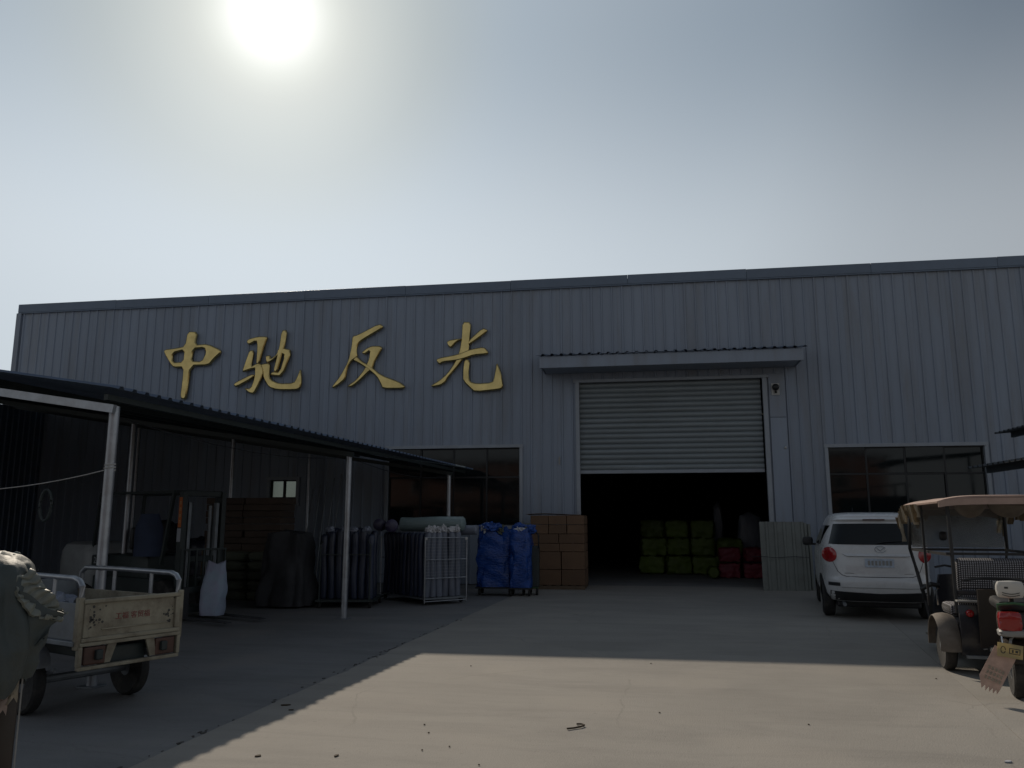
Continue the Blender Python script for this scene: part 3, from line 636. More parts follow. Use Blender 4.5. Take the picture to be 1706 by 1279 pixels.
for sg in (-1, 1):
    patch(lambda u, v: side(.75 + 2.25 * u - .25 * v, 1.22 + .32 * v * (1 - max(0, u - .75) * 2.2), sg, .005), 16, 5, 'side_window', 'glass')
    # round tail lamp
    def lamp(u, v, sg=sg):
        t = 2 * math.pi * v; p = rear(sg * .735 + .112 * u * math.cos(t), 1.06 + .125 * u * math.sin(t), 0); p.y = min(p.y, .4); return p + Vector((0, -.03 * (1 - u * u) - .008, 0))
    patch(lamp, 5, 24, 'tail_lamp', 'red_lens', .01)
    patch(lambda u, v: rear(sg * (.60 + .17 * u), .555 + .055 * v, .004), 6, 2, 'reflector', 'black', .004)
    o = MB().blob((0, 0, 0), (.2, .11, .17), 3, .03, 2, 1).obj('mirror', 'black', CAR, True, (sg * 1.0, 2.75, 1.23))
    MB().box((sg * .9, 2.8, 1.17), (.14, .05, .04), bev=.01).obj('mirror_arm', 'black', CAR)
    for y_ in (.82, 3.4):
        wl = MB().lathe([(.1, -.095), (.27, -.1), (.315, -.075), (.325, -.02), (.325, .02), (.315, .075), (.27, .1), (.1, .095)], (sg * .765, y_, .325), (1, 0, 0), 28).obj('wheel', 'rubber', CAR, True)
        MB().lathe([(.03, -.002), (.2, 0), (.23, .012), (.2, .022), (.04, .03)], (sg * .862, y_, .325), (sg, 0, 0), 20).obj('hub_cap', 'chrome', wl, True)
        # dark wheel arch
        patch(lambda u, v, y_=y_: side(y_ + (.02 + .36 * u) * math.cos(math.pi * v), max(.31, .33 + (.02 + .37 * u) * math.sin(math.pi * v)), sg, .004), 4, 14, 'wheel_arch', 'black', .003)
patch(lambda u, v: rear((u - .5) * 1.5, .31 + .13 * v + .03 * abs(2 * u - 1) * v, .012), 18, 3, 'bumper_skirt', 'black', .01)
# tailgate seam, handle bar, number plate, badge
seam = [rear(x, z_, .002) for x, z_ in [(-.70, 1.2), (-.69, .95)] + [(-.66, .88), (-.62, .79), (-.56, .735), (-.5, .715)] + [(-.3 + .15 * i, .708) for i in range(5)] + [(.5, .715), (.56, .735), (.62, .79), (.66, .88), (.69, .95), (.70, 1.2)]]
MB().tube(seam, .005, 5).obj('tailgate_seam', 'black', CAR)
MB().tube([rear(x, .535, .003) for x in [-.58 + i * .116 for i in range(11)]], .006, 5).obj('bumper_crease', 'grey_plastic', CAR)
patch(lambda u, v: rear((u - .5) * 1.08 * (1 - .14 * (1 - v)), 1.045 + .035 * v, .004 + .028 * (1 - v)), 18, 3, 'handle_bar', 'car_paint', .012)
pl_ = patch(lambda u, v: rear(.02 + (u - .5) * .44, .865 + .14 * v, .012), 6, 2, 'number_plate', 'plate_blue', .004)
B = MB(); rp = random.Random(9)
for k in range(7):
    p = rear(-.15 + k * .055 + .01, .935, .018); B.box(p, (.032, .004, .075))
B.obj('plate_characters', 'grey_plastic', pl_)
bp = rear(.05, 1.155, .012)
B = MB(); B.tube([bp + Vector((.085 * math.cos(t * math.pi / 12), 0, .052 * math.sin(t * math.pi / 12))) for t in range(25)], .006, 6)
B.tube([bp + Vector(q) for q in ((-.05, 0, .02), (-.02, 0, -.005), (0, 0, -.03), (.02, 0, -.005), (.05, 0, .02))], .006, 6); B.obj('badge', 'chrome', CAR, True)
for x in (-.45, .45): MB().tube([rear(x - .07, .765, .004), rear(x, .767, .004), rear(x + .07, .765, .004)], .004, 5).obj('emblem_lettering', 'grey_plastic', CAR)
MB().tube([rear(.0, 1.25, .02), rear(.12, 1.275, .03), rear(.38, 1.29, .02)], .008, 6).obj('wiper', 'black', CAR)
MB().tube([(-.3, .62, 1.77), (-.3, .5, 1.84)], .004, 5).obj('aerial', 'black', CAR)
MB().cyl((-.55, .3, .27), (-.55, .02, .26), .03, 10).obj('exhaust_pipe', 'dull_steel', CAR)
MB().box((0, 2.1, .25), (1.3, 3.4, .12), bev=.03).obj('underbody', 'black', CAR)
patch(lambda u, v: Vector((-.6 + 1.2 * u, 3.15 - .55 * v, 1.2 + .42 * v)), 4, 4, 'windscreen', 'glass')

# ------------------------------------------------------------------ passenger trike
TR = thing('passenger_trike', 'dark electric passenger trike with a faded pink canopy and tattered fringe', 'tricycle', (3.83, 9.84, 0), R(-7))
# local: rear axle near y=0, x lateral, +y forward
def wheel(par, x, y_, r_, w, axis=(1, 0, 0)):
    wl = MB().lathe([(r_ * .72, -w * .42), (r_ * .9, -w * .5), (r_ * .985, -w * .36), (r_, 0), (r_ * .985, w * .36), (r_ * .9, w * .5), (r_ * .72, w * .42)], (x, y_, r_), axis, 28).obj('wheel', 'rubber', par, True)
    MB().lathe([(r_ * .15, -w * .5), (r_ * .6, -w * .25), (r_ * .74, -w * .4), (r_ * .74, w * .4), (r_ * .6, w * .25), (r_ * .15, w * .5)], (x, y_, r_), axis, 20).obj('rim', 'dull_steel', wl, True)
    return wl
wheel(TR, -.6, .02, .255, .12); wheel(TR, .6, .02, .255, .12); wheel(TR, 0, 2.15, .25, .1)
for sg in (-1, 1):
    MB().grid(lambda u, v: (sg * (.52 + .2 * v), .02 + (.34 - .02 * (2 * v - 1) ** 2) * math.cos(math.pi * (1.08 * u - .04)), .27 + (.33 - .03 * (2 * v - 1) ** 2) * math.sin(math.pi * (1.08 * u - .04))), 14, 4, .008).obj('fender', 'dusty', TR, True)
MB().grid(lambda u, v: ((u - .5) * 1.04, -.3 - .05 * math.sin(math.pi * v), .2 + .52 * v), 10, 6, .02).obj('rear_panel', 'trike_body', TR, True)
MB().box((0, .12, .36), (1.02, .8, .3), bev=.04).obj('body_tub', 'trike_body', TR)
MB().box((0, 1.2, .2), (.86, 1.5, .07), bev=.02).obj('floor_pan', 'trike_body', TR)
MB().box((-.42, 1.35, .17), (.14, .9, .025), bev=.008).obj('running_board', 'dusty', TR)
MB().box((0, .42, .62), (1.0, .46, .12), bev=.04).obj('bench_cushion', 'hound', TR, True)
B = MB(); B.box((0, 0, 0), (1.0, .14, .36), bev=.06); B.obj('bench_backrest', 'hound', TR, True, (.02, -.08, 1.03), (R(8), 0, 0))
MB().box((.02, -.13, .84), (1.02, .03, .05), bev=.01).obj('back_frame', 'trike_body', TR)
MB().box((0, -.28, .76), (1.06, .1, .02), bev=.006).obj('parcel_shelf', 'grey_plastic', TR)
MB().box((0, -.24, .7), (1.0, .04, .1), bev=.01).obj('shelf_skirt', 'hound', TR)
for x in (-.46, .46):
    MB().tube([(x, 1.02, .6), (x * 1.02, 1.0, .75), (x, .96, .8)], .012, 6).obj('armrest', 'chrome', TR, True)
MB().box((0, 1.25, .62), (.42, .32, .1), bev=.04).obj('driver_seat', 'hound', TR, True)
MB().box((0, 1.1, .86), (.42, .1, .34), bev=.04).obj('driver_backrest', 'hound', TR, True)
MB().box((0, 1.25, .4), (.36, .3, .36), bev=.04).obj('battery_box', 'trike_body', TR)
B = MB(); B.grid(lambda u, v: ((u - .5) * (.8 - .25 * v), 1.78 + .22 * math.sin(math.pi * u) * (1 - .3 * v) , .3 + .62 * v), 10, 6, .02); B.obj('front_shield', 'trike_body', TR, True)
MB().tube([(0, 2.15, .25), (-.06, 2.1, .5), (0, 1.9, .95)], .025, 8).obj('front_fork', 'dull_steel', TR, True)
MB().tube([(-.33, 1.68, 1.02), (-.2, 1.78, 1.04), (0, 1.84, 1.0), (.2, 1.78, 1.04), (.33, 1.68, 1.02)], .014, 8).obj('handlebar', 'black', TR, True)
for sg in (-1, 1):
    MB().tube([(sg * .5, -.14, .62), (sg * .5, -.15, 1.2), (sg * .5, -.12, 1.8)], .02, 8).obj('rear_post', 'black', TR, True)
    MB().tube([(sg * .42, 1.72, .24), (sg * .45, 1.75, .5), (sg * .52, 1.86, .95), (sg * .58, 1.9, 1.25), (sg * .56, 1.8, 1.78)], .022, 8).obj('front_post', 'black', TR, True)
    MB().bar((sg * .5, -.14, 1.24), (sg * .56, 1.9, 1.24), .03).obj('side_rail', 'black', TR)
    MB().bar((sg * .58, .9, .6), (sg * .58, .92, 1.8), .025).obj('mid_post', 'black', TR)
MB().bar((-.56, 1.89, 1.24), (.56, 1.89, 1.24), .03).obj('front_rail', 'black', TR)
MB().bar((-.56, -.14, 1.255), (.56, -.14, 1.255), .028).obj('rear_rail', 'black', TR)
MB().grid(lambda u, v: (-.55 + 1.1 * u, 1.88, 1.27 + .5 * v), 6, 4, .004).obj('windscreen', 'pvc', TR)
def roofp(u, v, dz=0):
    x = (u - .5) * 2; yy_ = -.32 + 2.62 * v
    e = abs(x) ** 4
    f_ = max(0, (v - .78) / .22)
    return (x * .64 * (1 - .03 * f_), yy_, 1.885 - .06 * e - .17 * f_ ** 2 + .012 * math.sin(v * 17) * (1 - e) + dz)
MB().grid(roofp, 18, 24, .02).obj('canopy_roof', 'canopy_pink', TR, True)
MB().grid(lambda u, v: ((u - .5) * 1.26, -.325, 1.83 - .07 * v + .03 * (1 - abs(2 * u - 1) ** 4)), 14, 2, .012).obj('rear_valance', 'canopy_pink', TR, True)
rt = random.Random(11)
for sg in (-1, 1):                                  # tattered fringe along the sides and front
    for k in range(13):
        y0 = .95 + k * .105; ln = rt.uniform(.08, .26) * (1.5 if k > 8 else 1); zt = roofp(.5 + sg * .49, (y0 + .32) / 2.62)[2] - .01
        w = rt.uniform(.07, .13); tw = rt.uniform(-.04, .04); tip = rt.uniform(.2, .8)
        MB().grid(lambda u, v: (sg * (.63 + .03 * math.sin(u * 6 + k) - .05 * v * rt.uniform(.6, 1.1)), y0 + w * (u - .5) * (1 - v * tip) + tw * v, zt - ln * v), 4, 5, .003).obj('tatter', 'tatter' if k % 3 else 'ivory', TR, True)
for k in range(4):
    x0 = -.62 + k * .112; ln = rt.uniform(.06, .2); w = rt.uniform(.07, .12); zt = roofp((x0 / .7 + 1) / 2, 1.)[2] - .01
    MB().grid(lambda u, v: (x0 + w * (u - .5) * (1 - v * .6), 2.29 - .05 * v + .02 * math.sin(u * 5 + k), zt - ln * v), 4, 4, .003).obj('tatter', 'tatter', TR, True)
for (xa, xb, zz) in ((-.35, .0, 1.83), (.0, .45, 1.83)):           # sagging plastic under the roof
    MB().grid(lambda u, v: (xa + (xb - xa) * u, .2 + .12 * v, 1.83 - (.05 + .15 * v) * math.sin(math.pi * u) ** .6 * .8 - .02 * v), 12, 5, .004).obj('sagging_liner', 'dusty', TR, True)
MB().blob((0, 0, 0), (.1, .06, .12), 2, .05).obj('mirror', 'black', TR, True, (-.2, 1.72, 1.42))
pp = thing  # (kept short)
lp = MB().box((.1, -.42, .5), (.24, .012, .16), bev=.004).obj('number_plate', 'white_plastic', TR)
B = MB()
B.box((.1, -.428, .563), (.1, .003, .012))
for k in range(4): B.box((.03 + k * .047, -.428, .46), (.028, .003, .04))
B.obj('plate_marks', 'dark_print', lp)
MB().bar((-.1, -.33, .56), (-.1, -.42, .56), .02).obj('plate_bracket', 'dull_steel', TR)
for sg in (-1, 1):
    MB().lathe([(.005, .02), (.03, .015), (.04, 0), (.04, -.03)], (sg * .42, -.36, .64), (0, -1, 0), 14).obj('rear_lamp', 'red_lens', TR, True)
rg = random.Random(2)
for k in range(9):                                  # scuffed bright fittings on the dark rear panel
    MB().box((-.32 + rg.uniform(0, .34), -.365, .27 + rg.uniform(0, .38)), (rg.uniform(.02, .06), .012, rg.uniform(.008, .018)), Matrix.Rotation(rg.uniform(-.5, .5), 3, 'Y'), .002).obj('fitting', 'grey_plastic', TR)
MB().bar((-.5, -.4, .2), (.5, -.4, .2), .035, .03).obj('bumper_bar', 'dull_steel', TR)
MB().tube([(-.5, 1.5, .62), (-.55, 1.45, .75), (-.45, 1.4, .82), (-.35, 1.42, .8)], .03, 8).obj('bar_mitt', 'black', TR, True)

# ------------------------------------------------------------------ scooter at the right edge
SC = thing('electric_scooter', 'electric scooter at the right edge with a red tail lamp and yellow plate', 'scooter', (3.29, 8.25, 0), R(-14))
# local +y forward; rear tyre at y=.12
wheel(SC, .0, .24, .23, .1)
wheel(SC, .02, 1.5, .22, .09)
MB().grid(lambda u, v: (-.09 + .18 * v, .24 + (.285 + .0 * v) * math.cos(math.pi * (.1 + 1.0 * u)) * -1, .24 + .28 * math.sin(math.pi * (.1 + 1.0 * u)) + .01 * math.sin(math.pi * v)), 12, 4, .008).obj('rear_mudguard', 'brown', SC, True)
MB().blob((0, 0, 0), (.26, .5, .26), 3, .04, 2, 1).obj('tail_body', 'brown', SC, True, (.02, .26, .66))
MB().blob((0, 0, 0), (.19, .14, .17), 3, .02, 2, 1.3).obj('tail_lamp', 'red_plastic', SC, True, (-.05, -.04, .71))
MB().blob((0, 0, 0), (.26, .2, .06), 3, .02, 2, 1.4).obj('lamp_trim', 'grey_plastic', SC, True, (-.02, -.0, .605))
MB().tube([(.16, -.02, .64), (.28, .0, .63), (.36, .05, .64)], [.03, .04, .02], 8).obj('indicator', 'grey_plastic', SC, True)
MB().box((.02, .42, .83), (.27, .62, .1), bev=.04).obj('saddle', 'black', SC, True)
bk = MB().blob((0, 0, 0), (.235, .1, .16), 3, .02, 2, 1.0).obj('back_pad', 'white_plastic', SC, True, (-.01, .06, .985))
for zz in (-.025, -.045):
    MB().tube([(-.07 + .014 * i, -.052 - .0 * i, zz - .014 * math.sin(math.pi * i / 10)) for i in range(11)], .0035, 5).obj('printed_curve', 'dark_print', bk)
MB().box((-.035, -.05, .018), (.03, .006, .016)).obj('printed_badge', 'dark_print', bk)
MB().tube([(0, .1, .93), (.0, .12, .86), (.02, .2, .8)], .022, 8).obj('pad_stem', 'black', SC, True)
MB().tube([(-.12, .05, .8), (-.13, .0, .85), (0, -.04, .87), (.13, .0, .85), (.12, .05, .8)], .012, 8).obj('grab_rail', 'green', SC, True)
rm = Matrix.Rotation(R(12), 4, 'Y') @ Matrix.Rotation(R(-12), 4, 'X')
fl = MB()
fl.prism([(-.1, 0), (.09, 0), (.055, -.36), (.045, -.4), (.03, -.362), (.016, -.405), (.0, -.362), (-.016, -.405), (-.03, -.362), (-.045, -.41), (-.062, -.362), (-.08, -.4), (-.13, -.3)], .004, Matrix.Translation((0, 0, 0)) @ Matrix(((1, 0, 0, 0), (0, 0, 1, 0), (0, 1, 0, 0), (0, 0, 0, 1))))
mf = fl.obj('mud_flap', 'pink', SC, loc=(-.1, -.1, .46), rot=(R(-6), R(24), 0))
B = MB(); rq = random.Random(4)
for r_ in range(3):
    for c_i in range(5): B.box((-.08 + c_i * .028, -.003, -.2 - r_ * .045), (.018, .002, .03))
B.obj('flap_print', 'ivory', mf)
yp = MB().box((0, 0, 0), (.2, .006, .12), bev=.002).obj('number_plate', 'yellow', SC, loc=(-.08, -.125, .46), rot=(R(-8), R(8), 0))
B = MB(); B.tube([(-.055 + .018 * math.cos(t * .6), -.005, .03 * math.sin(t * .6)) for t in range(11)], .003, 4)
for zz in (-.022, .022): B.box((.035, -.005, zz), (.085, .003, .006))
for xx_ in (-.005, .075): B.box((xx_, -.005, 0), (.006, .003, .038))
B.box((.02, -.005, 0), (.012, .003, .026)); B.box((.05, -.005, 0), (.02, .003, .02)); B.obj('plate_marks', 'dark_print', yp)
MB().tube([(-.02, .02, .58), (-.06, -.06, .55), (-.07, -.1, .52)], .012, 6).obj('plate_bracket', 'grey_plastic', SC, True)
MB().box((.02, .85, .3), (.26, .6, .08), bev=.03).obj('footboard', 'black', SC, True)
MB().grid(lambda u, v: (-.16 + .34 * u, 1.22 + .06 * math.sin(math.pi * u) - .1 * v, .3 + .6 * v), 8, 6, .02).obj('leg_shield', 'brown', SC, True)
MB().tube([(.02, 1.5, .22), (.02, 1.36, .6), (.02, 1.2, .98)], .025, 8).obj('fork', 'dull_steel', SC, True)
MB().tube([(-.3, 1.02, 1.0), (-.1, 1.14, 1.02), (.14, 1.14, 1.02), (.34, 1.02, 1.0)], .014, 8).obj('handlebar', 'black', SC, True)
MB().tube([(.07, .24, .24), (.12, .3, .12), (.16, .34, .0)], .01, 6).obj('kickstand', 'chrome', SC, True)
for sg in (-1, 1): MB().tube([(sg * .075, .24, .23), (sg * .085, .2, .45), (sg * .09, .26, .62)], .016, 8).obj('shock_absorber', 'chrome', SC, True)

# ------------------------------------------------------------------ lean-to shed on the left
SHZ = .05
SH = thing('open_shed', 'open-sided lean-to shed with steel posts and a ribbed sheet roof on the left', 'shed', (-5.50, 7.6, 0), R(-3.8))
SLP = .158
for y_ in (0, 5.85, 11.6): MB().cyl((0, y_, 0), (0, y_, 2.8), .052, 16).obj('post', 'steel', SH, True); 
for y_ in (0, 5.85, 11.6): MB().box((0, y_, -.008), (.2, .2, .012)).obj('base_plate', 'dull_steel', SH)
for y_ in (0.2, 5.85, 9.2, 12.9): MB().cyl((-4.4, y_, 0), (-4.4, y_, 2.8 + 4.4 * SLP), .05, 12).obj('post', 'steel', SH, True)
for y_ in (0.2, 5.85, 11.6): MB().cyl((-8.8, y_, 0), (-8.8, y_, 2.8 + 8.8 * SLP), .05, 12).obj('post', 'steel', SH, True)
MB().bar((-.02, -.12, 2.885), (-.02, 13.0, 2.885), .05, .06).obj('eave_beam', 'lift_dark', SH)
for x in (-1.6, -3.0, -4.4, -5.9, -7.4, -9, -10.8, -12.6): MB().bar((x, -.1, 2.882 - x * SLP), (x, 13.0, 2.882 - x * SLP), .05, .07).obj('purlin', 'lift_dark', SH)
for y_ in (-.08, 5.85, 11.6): MB().bar((.1, y_ - .045, 2.77 - .1 * SLP), (-13.3, y_ - .045, 2.77 + 13.3 * SLP), .05, .085).obj('rafter', 'steel' if y_ < 0 else 'lift_dark', SH)
B = MB(); corr(B, .8, 13.6, .2, .03, th=.003); o = B.obj('roof_sheet', 'roof_sheet', SH); rme = o.data
slope = math.atan(SLP)
for k in range(17):
    if k: o = link('roof_sheet', rme, None, SH)
    # sheet local x -> shed y ; local y -> down the negative x and up
    o.rotation_mode = 'XYZ'
    mt = Matrix.Translation((.16 + rnd.uniform(-.012, .012), -.28 + k * .795, 2.935 - .16 * SLP + .05)) @ Matrix.Rotation(slope, 4, 'Y') @ Matrix.Rotation(R(90), 4, 'Z')
    o.matrix_local = mt
    if k == 15:
        o.data = rme.copy(); o.data.materials.clear(); o.data.materials.append(M['skylight'])
        o['label'] = 'pale translucent roof sheet'
# far end and side cladding of the shed
for k in range(16):
    B = MB(); corr(B, .8, 4.85, .2, .03); o = B.obj('side_sheet', 'roof_sheet', SH)
    o.matrix_local = Matrix.Translation((-13.0, .3 + k * .8, 0)) @ Matrix.Rotation(R(90), 4, 'Z') @ Matrix.Rotation(R(90), 4, 'X')
# pale clothesline tied to the first post
RP = thing('clothes_line', 'thin pale cord tied round the first steel post and sagging left', 'rope', (-5.5, 7.6, 0))
MB().tube([(.055 * math.cos(t * .8), .055 * math.sin(t * .8), 2.13 + .004 * t) for t in range(18)], .008, 5).obj('knot_loops', 'rope', RP)
MB().tube([(-.05 - i * .22, -.02 - .02 * i, 2.13 - .055 * i + .0035 * i * i) for i in range(15)], .006, 5).obj('cord', 'rope', RP)
MB().tube([(-.95 + .07 * math.sin(t * .5), .3, 1.78 + .17 * math.cos(t * .5)) for t in range(26)], .016, 6).obj('hanging_coil', 'lift_dark', RP, True)

# ------------------------------------------------------------------ forklift
FL = thing('forklift', 'dark forklift with a grey counterweight parked side-on under the shed', 'forklift', (-7.45, 12.95, -.016), R(-25))
# local +x forward, fork heels at x=0
for sg in (-1, 1):
    B = MB(); B.prism([(0, 0), (.05, 0), (.05, .03), (1.18, .018), (1.2, 0.0), (0, -.0)][:5], .11, Matrix(((1, 0, 0, 0), (0, 0, 1, sg * .33 - .055), (0, 1, 0, .05), (0, 0, 0, 1))))
    B.box((.02, sg * .33, .3), (.04, .11, .5)); B.obj('fork', 'dark_cloth', FL)
    MB().box((-.13, sg * .38, 1.08), (.13, .09, 2.1), bev=.01).obj('mast_channel', 'lift_dark', FL)
    MB().box((-.13, sg * .27, 1.0), (.09, .06, 1.9), bev=.01).obj('inner_mast', 'dull_steel', FL)
    MB().cyl((-.2, sg * .2, .2), (-.2, sg * .2, 1.9), .03, 10).obj('lift_cylinder', 'dull_steel', FL, True)
    for x in (-.55, -2.75): MB().bar((x, sg * .45, .9), (x + (.22 if x > -1 else .12), sg * .43, 2.12), .05).obj('guard_post', 'lift_dark', FL)
    for x, r_ in ((-.42, .33), (-2.85, .27)):
        wheel(FL, x, sg * .47, r_, .2, (0, 1, 0))
    MB().box((-1.6, sg * .42, .52), (1.9, .2, .3), bev=.03).obj('side_step', 'lift_dark', FL)
for z_ in (.2, 1.0, 2.1): MB().box((-.13, 0, z_), (.06, .72, .1), bev=.01).obj('mast_crossbar', 'lift_dark', FL)
for z_ in (.18, .5): MB().box((-.03, 0, z_), (.05, .9, .1), bev=.008).obj('fork_carriage', 'lift_dark', FL)
for k in range(7): MB().bar((-.02, -.42 + .14 * k, .55), (-.02, -.42 + .14 * k, 1.15), .025).obj('load_backrest_bar', 'lift_dark', FL)
MB().bar((-.02, -.44, 1.16), (-.02, .44, 1.16), .03).obj('load_backrest_rail', 'lift_dark', FL)
B = MB(); B.box((-1.75, 0, .8), (1.5, .84, .5), bev=.08); B.obj('engine_hood', 'lift_dark', FL, True)
B = MB(); cw = [(.35, .5, .95, 0), (.5, .56, 1.12, 0), (.8, .58, 1.2, 0), (1.0, .55, 1.18, 0), (1.12, .48, 1.05, 0)]
cv = []; nn = 28
for z_, w, l_, _ in [(.3, .48, .75, 0), (.42, .55, .9, 0), (.8, .58, .95, 0), (1.08, .57, .92, 0), (1.2, .52, .84, 0), (1.25, .42, .7, 0)]:
    for i in range(nn):
        t = 2 * math.pi * i / nn; ct, st = math.cos(t), math.sin(t)
        cv.append((-3.2 + l_ * .72 * math.copysign(abs(ct) ** .5, ct), w * math.copysign(abs(st) ** .5, st), z_))
B.add(cv, [(j * nn + i, j * nn + (i + 1) % nn, (j + 1) * nn + (i + 1) % nn, (j + 1) * nn + i) for j in range(5) for i in range(nn)] + [tuple(range(nn - 1, -1, -1)), tuple(5 * nn + i for i in range(nn))])
B.obj('counterweight', 'lift_grey', FL, True)
MB().box((-1.6, 0, 1.1), (.48, .46, .1), bev=.04).obj('seat', 'black', FL, True)
MB().box((-1.9, 0, 1.32), (.1, .46, .4), bev=.04).obj('seat_back', 'black', FL, True)
MB().tube([(-.85 + .04 * math.sin(t * .35), .16 * math.cos(t * .35), 1.28 + .13 * math.sin(t * .35)) for t in range(19)], .014, 6).obj('steering_wheel', 'black', FL, True)
MB().tube([(-.65, 0, .8), (-.84, 0, 1.27)], .025, 8).obj('steering_column', 'lift_dark', FL)
for k in range(7): MB().bar((-.36 - k * .37, -.44, 2.14), (-.36 - k * .37, .44, 2.14), .035).obj('guard_bar', 'lift_dark', FL)
for sg in (-1, 1): MB().bar((-.33, sg * .44, 2.13), (-2.63, sg * .44, 2.13), .045).obj('guard_rail', 'lift_dark', FL)
me = text_mesh('20', .16); link('capacity_number', me, 'paper', FL, (-2.42, -.545, .93), (R(90), 0, 0))
MB().box((-2.42, -.46, .9), (.34, .16, .26), bev=.02).obj('side_plate', 'lift_dark', FL)
st = MB().box((-.13, -.4285, 1.78), (.085, .003, .5)).obj('orange_sticker', 'orange', FL)
B = MB()
for k in range(4):
    for q in range(3): B.box((-.13 + (q - 1) * .014, -.4305, 1.62 + k * .105 + (q % 2) * .02), (.008 + .02 * (q == 1), .002, .05 if q != 1 else .01))
B.obj('sticker_marks', 'yellow', st)
MB().box((-.135, -.429, 1.4), (.1, .003, .22)).obj('paper_notice', 'paper', FL)
# sacks beside the mast
SK = thing('woven_sack', 'lilac and pale blue woven sack standing on the forklift forks', 'sack', (-7.2, 12.86, .066))
def sackp(u, v):
    t = 2 * math.pi * u; e = .6 + .3 * v; w = .17 + .035 * math.sin(3.2 * v + .3) + .02 * noise.noise(Vector((math.cos(t) * 2, math.sin(t) * 2, v * 5)))
    return (w * math.copysign(abs(math.cos(t)) ** e, math.cos(t)) + .04 * v * v, (w * .8 - .09 * v * v) * math.copysign(abs(math.sin(t)) ** e, math.sin(t)), .01 + .86 * v + .03 * math.sin(t * 2 + 1) * v ** 3)
MB().grid(sackp, 40, 18, .006).obj('sack_body', 'woven', SK, True)
MB().grid(lambda u, v: tuple(Vector(sackp(v, 1)).lerp(Vector((.04, 0, .84)), 1 - u)), 3, 40, .004).obj('sack_mouth', 'woven', SK, True)

# ------------------------------------------------------------------ cargo trike (rear bed)
CG = thing('cargo_trike', 'dirty cream cargo tricycle with tube rails and a dropped tail bumper', 'tricycle', (-5.13, 6.9, -.016), R(-23))
# local +x rearward (towards the yard), y lateral; axle at x=0
GX = .74; HW = .455
for sg in (-1, 1): wheel(CG, 0.02, sg * .48, .26, .11, (0, 1, 0))
wheel(CG, -2.0, 0, .25, .09, (0, 1, 0))
MB().cyl((0.02, -.5, .26), (.02, .5, .26), .035, 10).obj('axle', 'dull_steel', CG)
MB().box((-.1, 0, .5), (1.66, 1.02, .04), bev=.006).obj('bed_floor', 'dull_steel', CG)
tg = MB()
tg.box((GX, 0, .68), (.022, 2 * HW - .02, .33), bev=.004)
tailgate = tg.obj('tailgate', 'cream', CG)
for z_ in (.835, .525): MB().box((GX + .018, 0, z_), (.04, 2 * HW, .035), bev=.008).obj('gate_rail', 'cream', tailgate)
for sg in (-1, 1): MB().box((GX + .018, sg * (HW - .03), .68), (.036, .045, .27), bev=.006).obj('gate_stile', 'cream', tailgate)
MB().box((GX + .014, .03, .6), (.012, .62, .012), bev=.003).obj('pressed_rib', 'cream', tailgate)
me = text_mesh('工福 客贸福', .062); link('lettering', me, 'red_print', tailgate, (GX + .0125, .0, .69), (R(90), 0, R(90)))
rb = random.Random(21); B = MB()
for sg, n_ in ((-1, 26), (1, 16)):
    for k in range(n_):
        y_ = sg * (.4 - abs(rb.gauss(0, .06))); z_ = .68 + rb.gauss(0, .05); r_ = rb.uniform(.004, .014)
        B.lathe([(r_, 0), (r_ * .9, .0015)], (GX + .0115, y_, z_), (1, 0, 0), 6)
tag(B.obj('floral_print', 'dark_print', tailgate), kind='stuff')
for sg in (-1, 1):
    MB().box((-.1, sg * HW, .67), (1.64, .022, .3), bev=.004).obj('side_board', 'cream' if sg > 0 else 'dull_steel', CG)
    MB().box((GX - .01, sg * (HW + .012), .66), (.06, .05, .42), bev=.008).obj('corner_post', 'cream', CG)
    pts = [(GX - .02, sg * HW, .84), (GX - .02, sg * HW, .96), (GX - .06, sg * HW, 1.0), (GX - .14, sg * HW, 1.02), (-.2, sg * HW, 1.03), (-.8, sg * HW, 1.03), (-.88, sg * HW, .98), (-.9, sg * HW, .82)]
    MB().tube(pts, .024, 10).obj('side_rail', 'steel', CG, True)
    for x in (.3, -.3): MB().cyl((x, sg * HW, .82), (x, sg * HW, 1.02), .018, 8).obj('rail_upright', 'steel', CG, True)
MB().box((-.92, 0, .72), (.03, 1.02, .42), bev=.006).obj('front_board', 'dull_steel', CG)
# tail bumper
for z_ in (.3, .49): MB().box((GX + .01, 0, z_), (.05, 2 * HW + .02, .03), bev=.006).obj('bumper_rail', 'cream', CG)
for sg in (-1, 1):
    MB().box((GX + .01, sg * (HW - .0), .395), (.045, .035, .16), bev=.006).obj('bumper_end', 'cream', CG)
    lm = MB().box((GX + .005, sg * (HW - .13), .395), (.04, .19, .145), bev=.012).obj('tail_lamp', 'rust', CG)
    MB().prism([(-.03, 0), (.05, 0), (.0, -.15), (-.06, -.15)] if sg < 0 else [(-.05, 0), (.03, 0), (.06, -.15), (.0, -.15)], .02, Matrix(((0, 0, 1, GX), (1, 0, 0, sg * (HW - .27)), (0, 1, 0, .475), (0, 0, 0, 1)))).obj('lamp_bracket', 'cream', CG)
    MB().box((-.15, sg * .3, .4), (1.9, .06, .08), bev=.01).obj('chassis_rail', 'lift_dark', CG)
    MB().grid(lambda u, v: (.02 + .32 * math.cos(math.pi * u), sg * (.45 + .16 * v), .28 + .2 * math.sin(math.pi * u) ** .7), 12, 2, .006).obj('mudguard', 'dull_steel', CG, True)
    for x in (-.0,): MB().tube([(-.3, sg * .42, .36), (0, sg * .42, .28), (.35, sg * .42, .38)], .02, 6).obj('leaf_spring', 'dull_steel', CG)
MB().box((GX - .12, 0, .36), (.1, .4, .16), bev=.02).obj('toolbox', 'lift_dark', CG)
MB().box((-1.3, 0, .72), (.5, .46, .14), bev=.04).obj('driver_seat', 'black', CG, True)
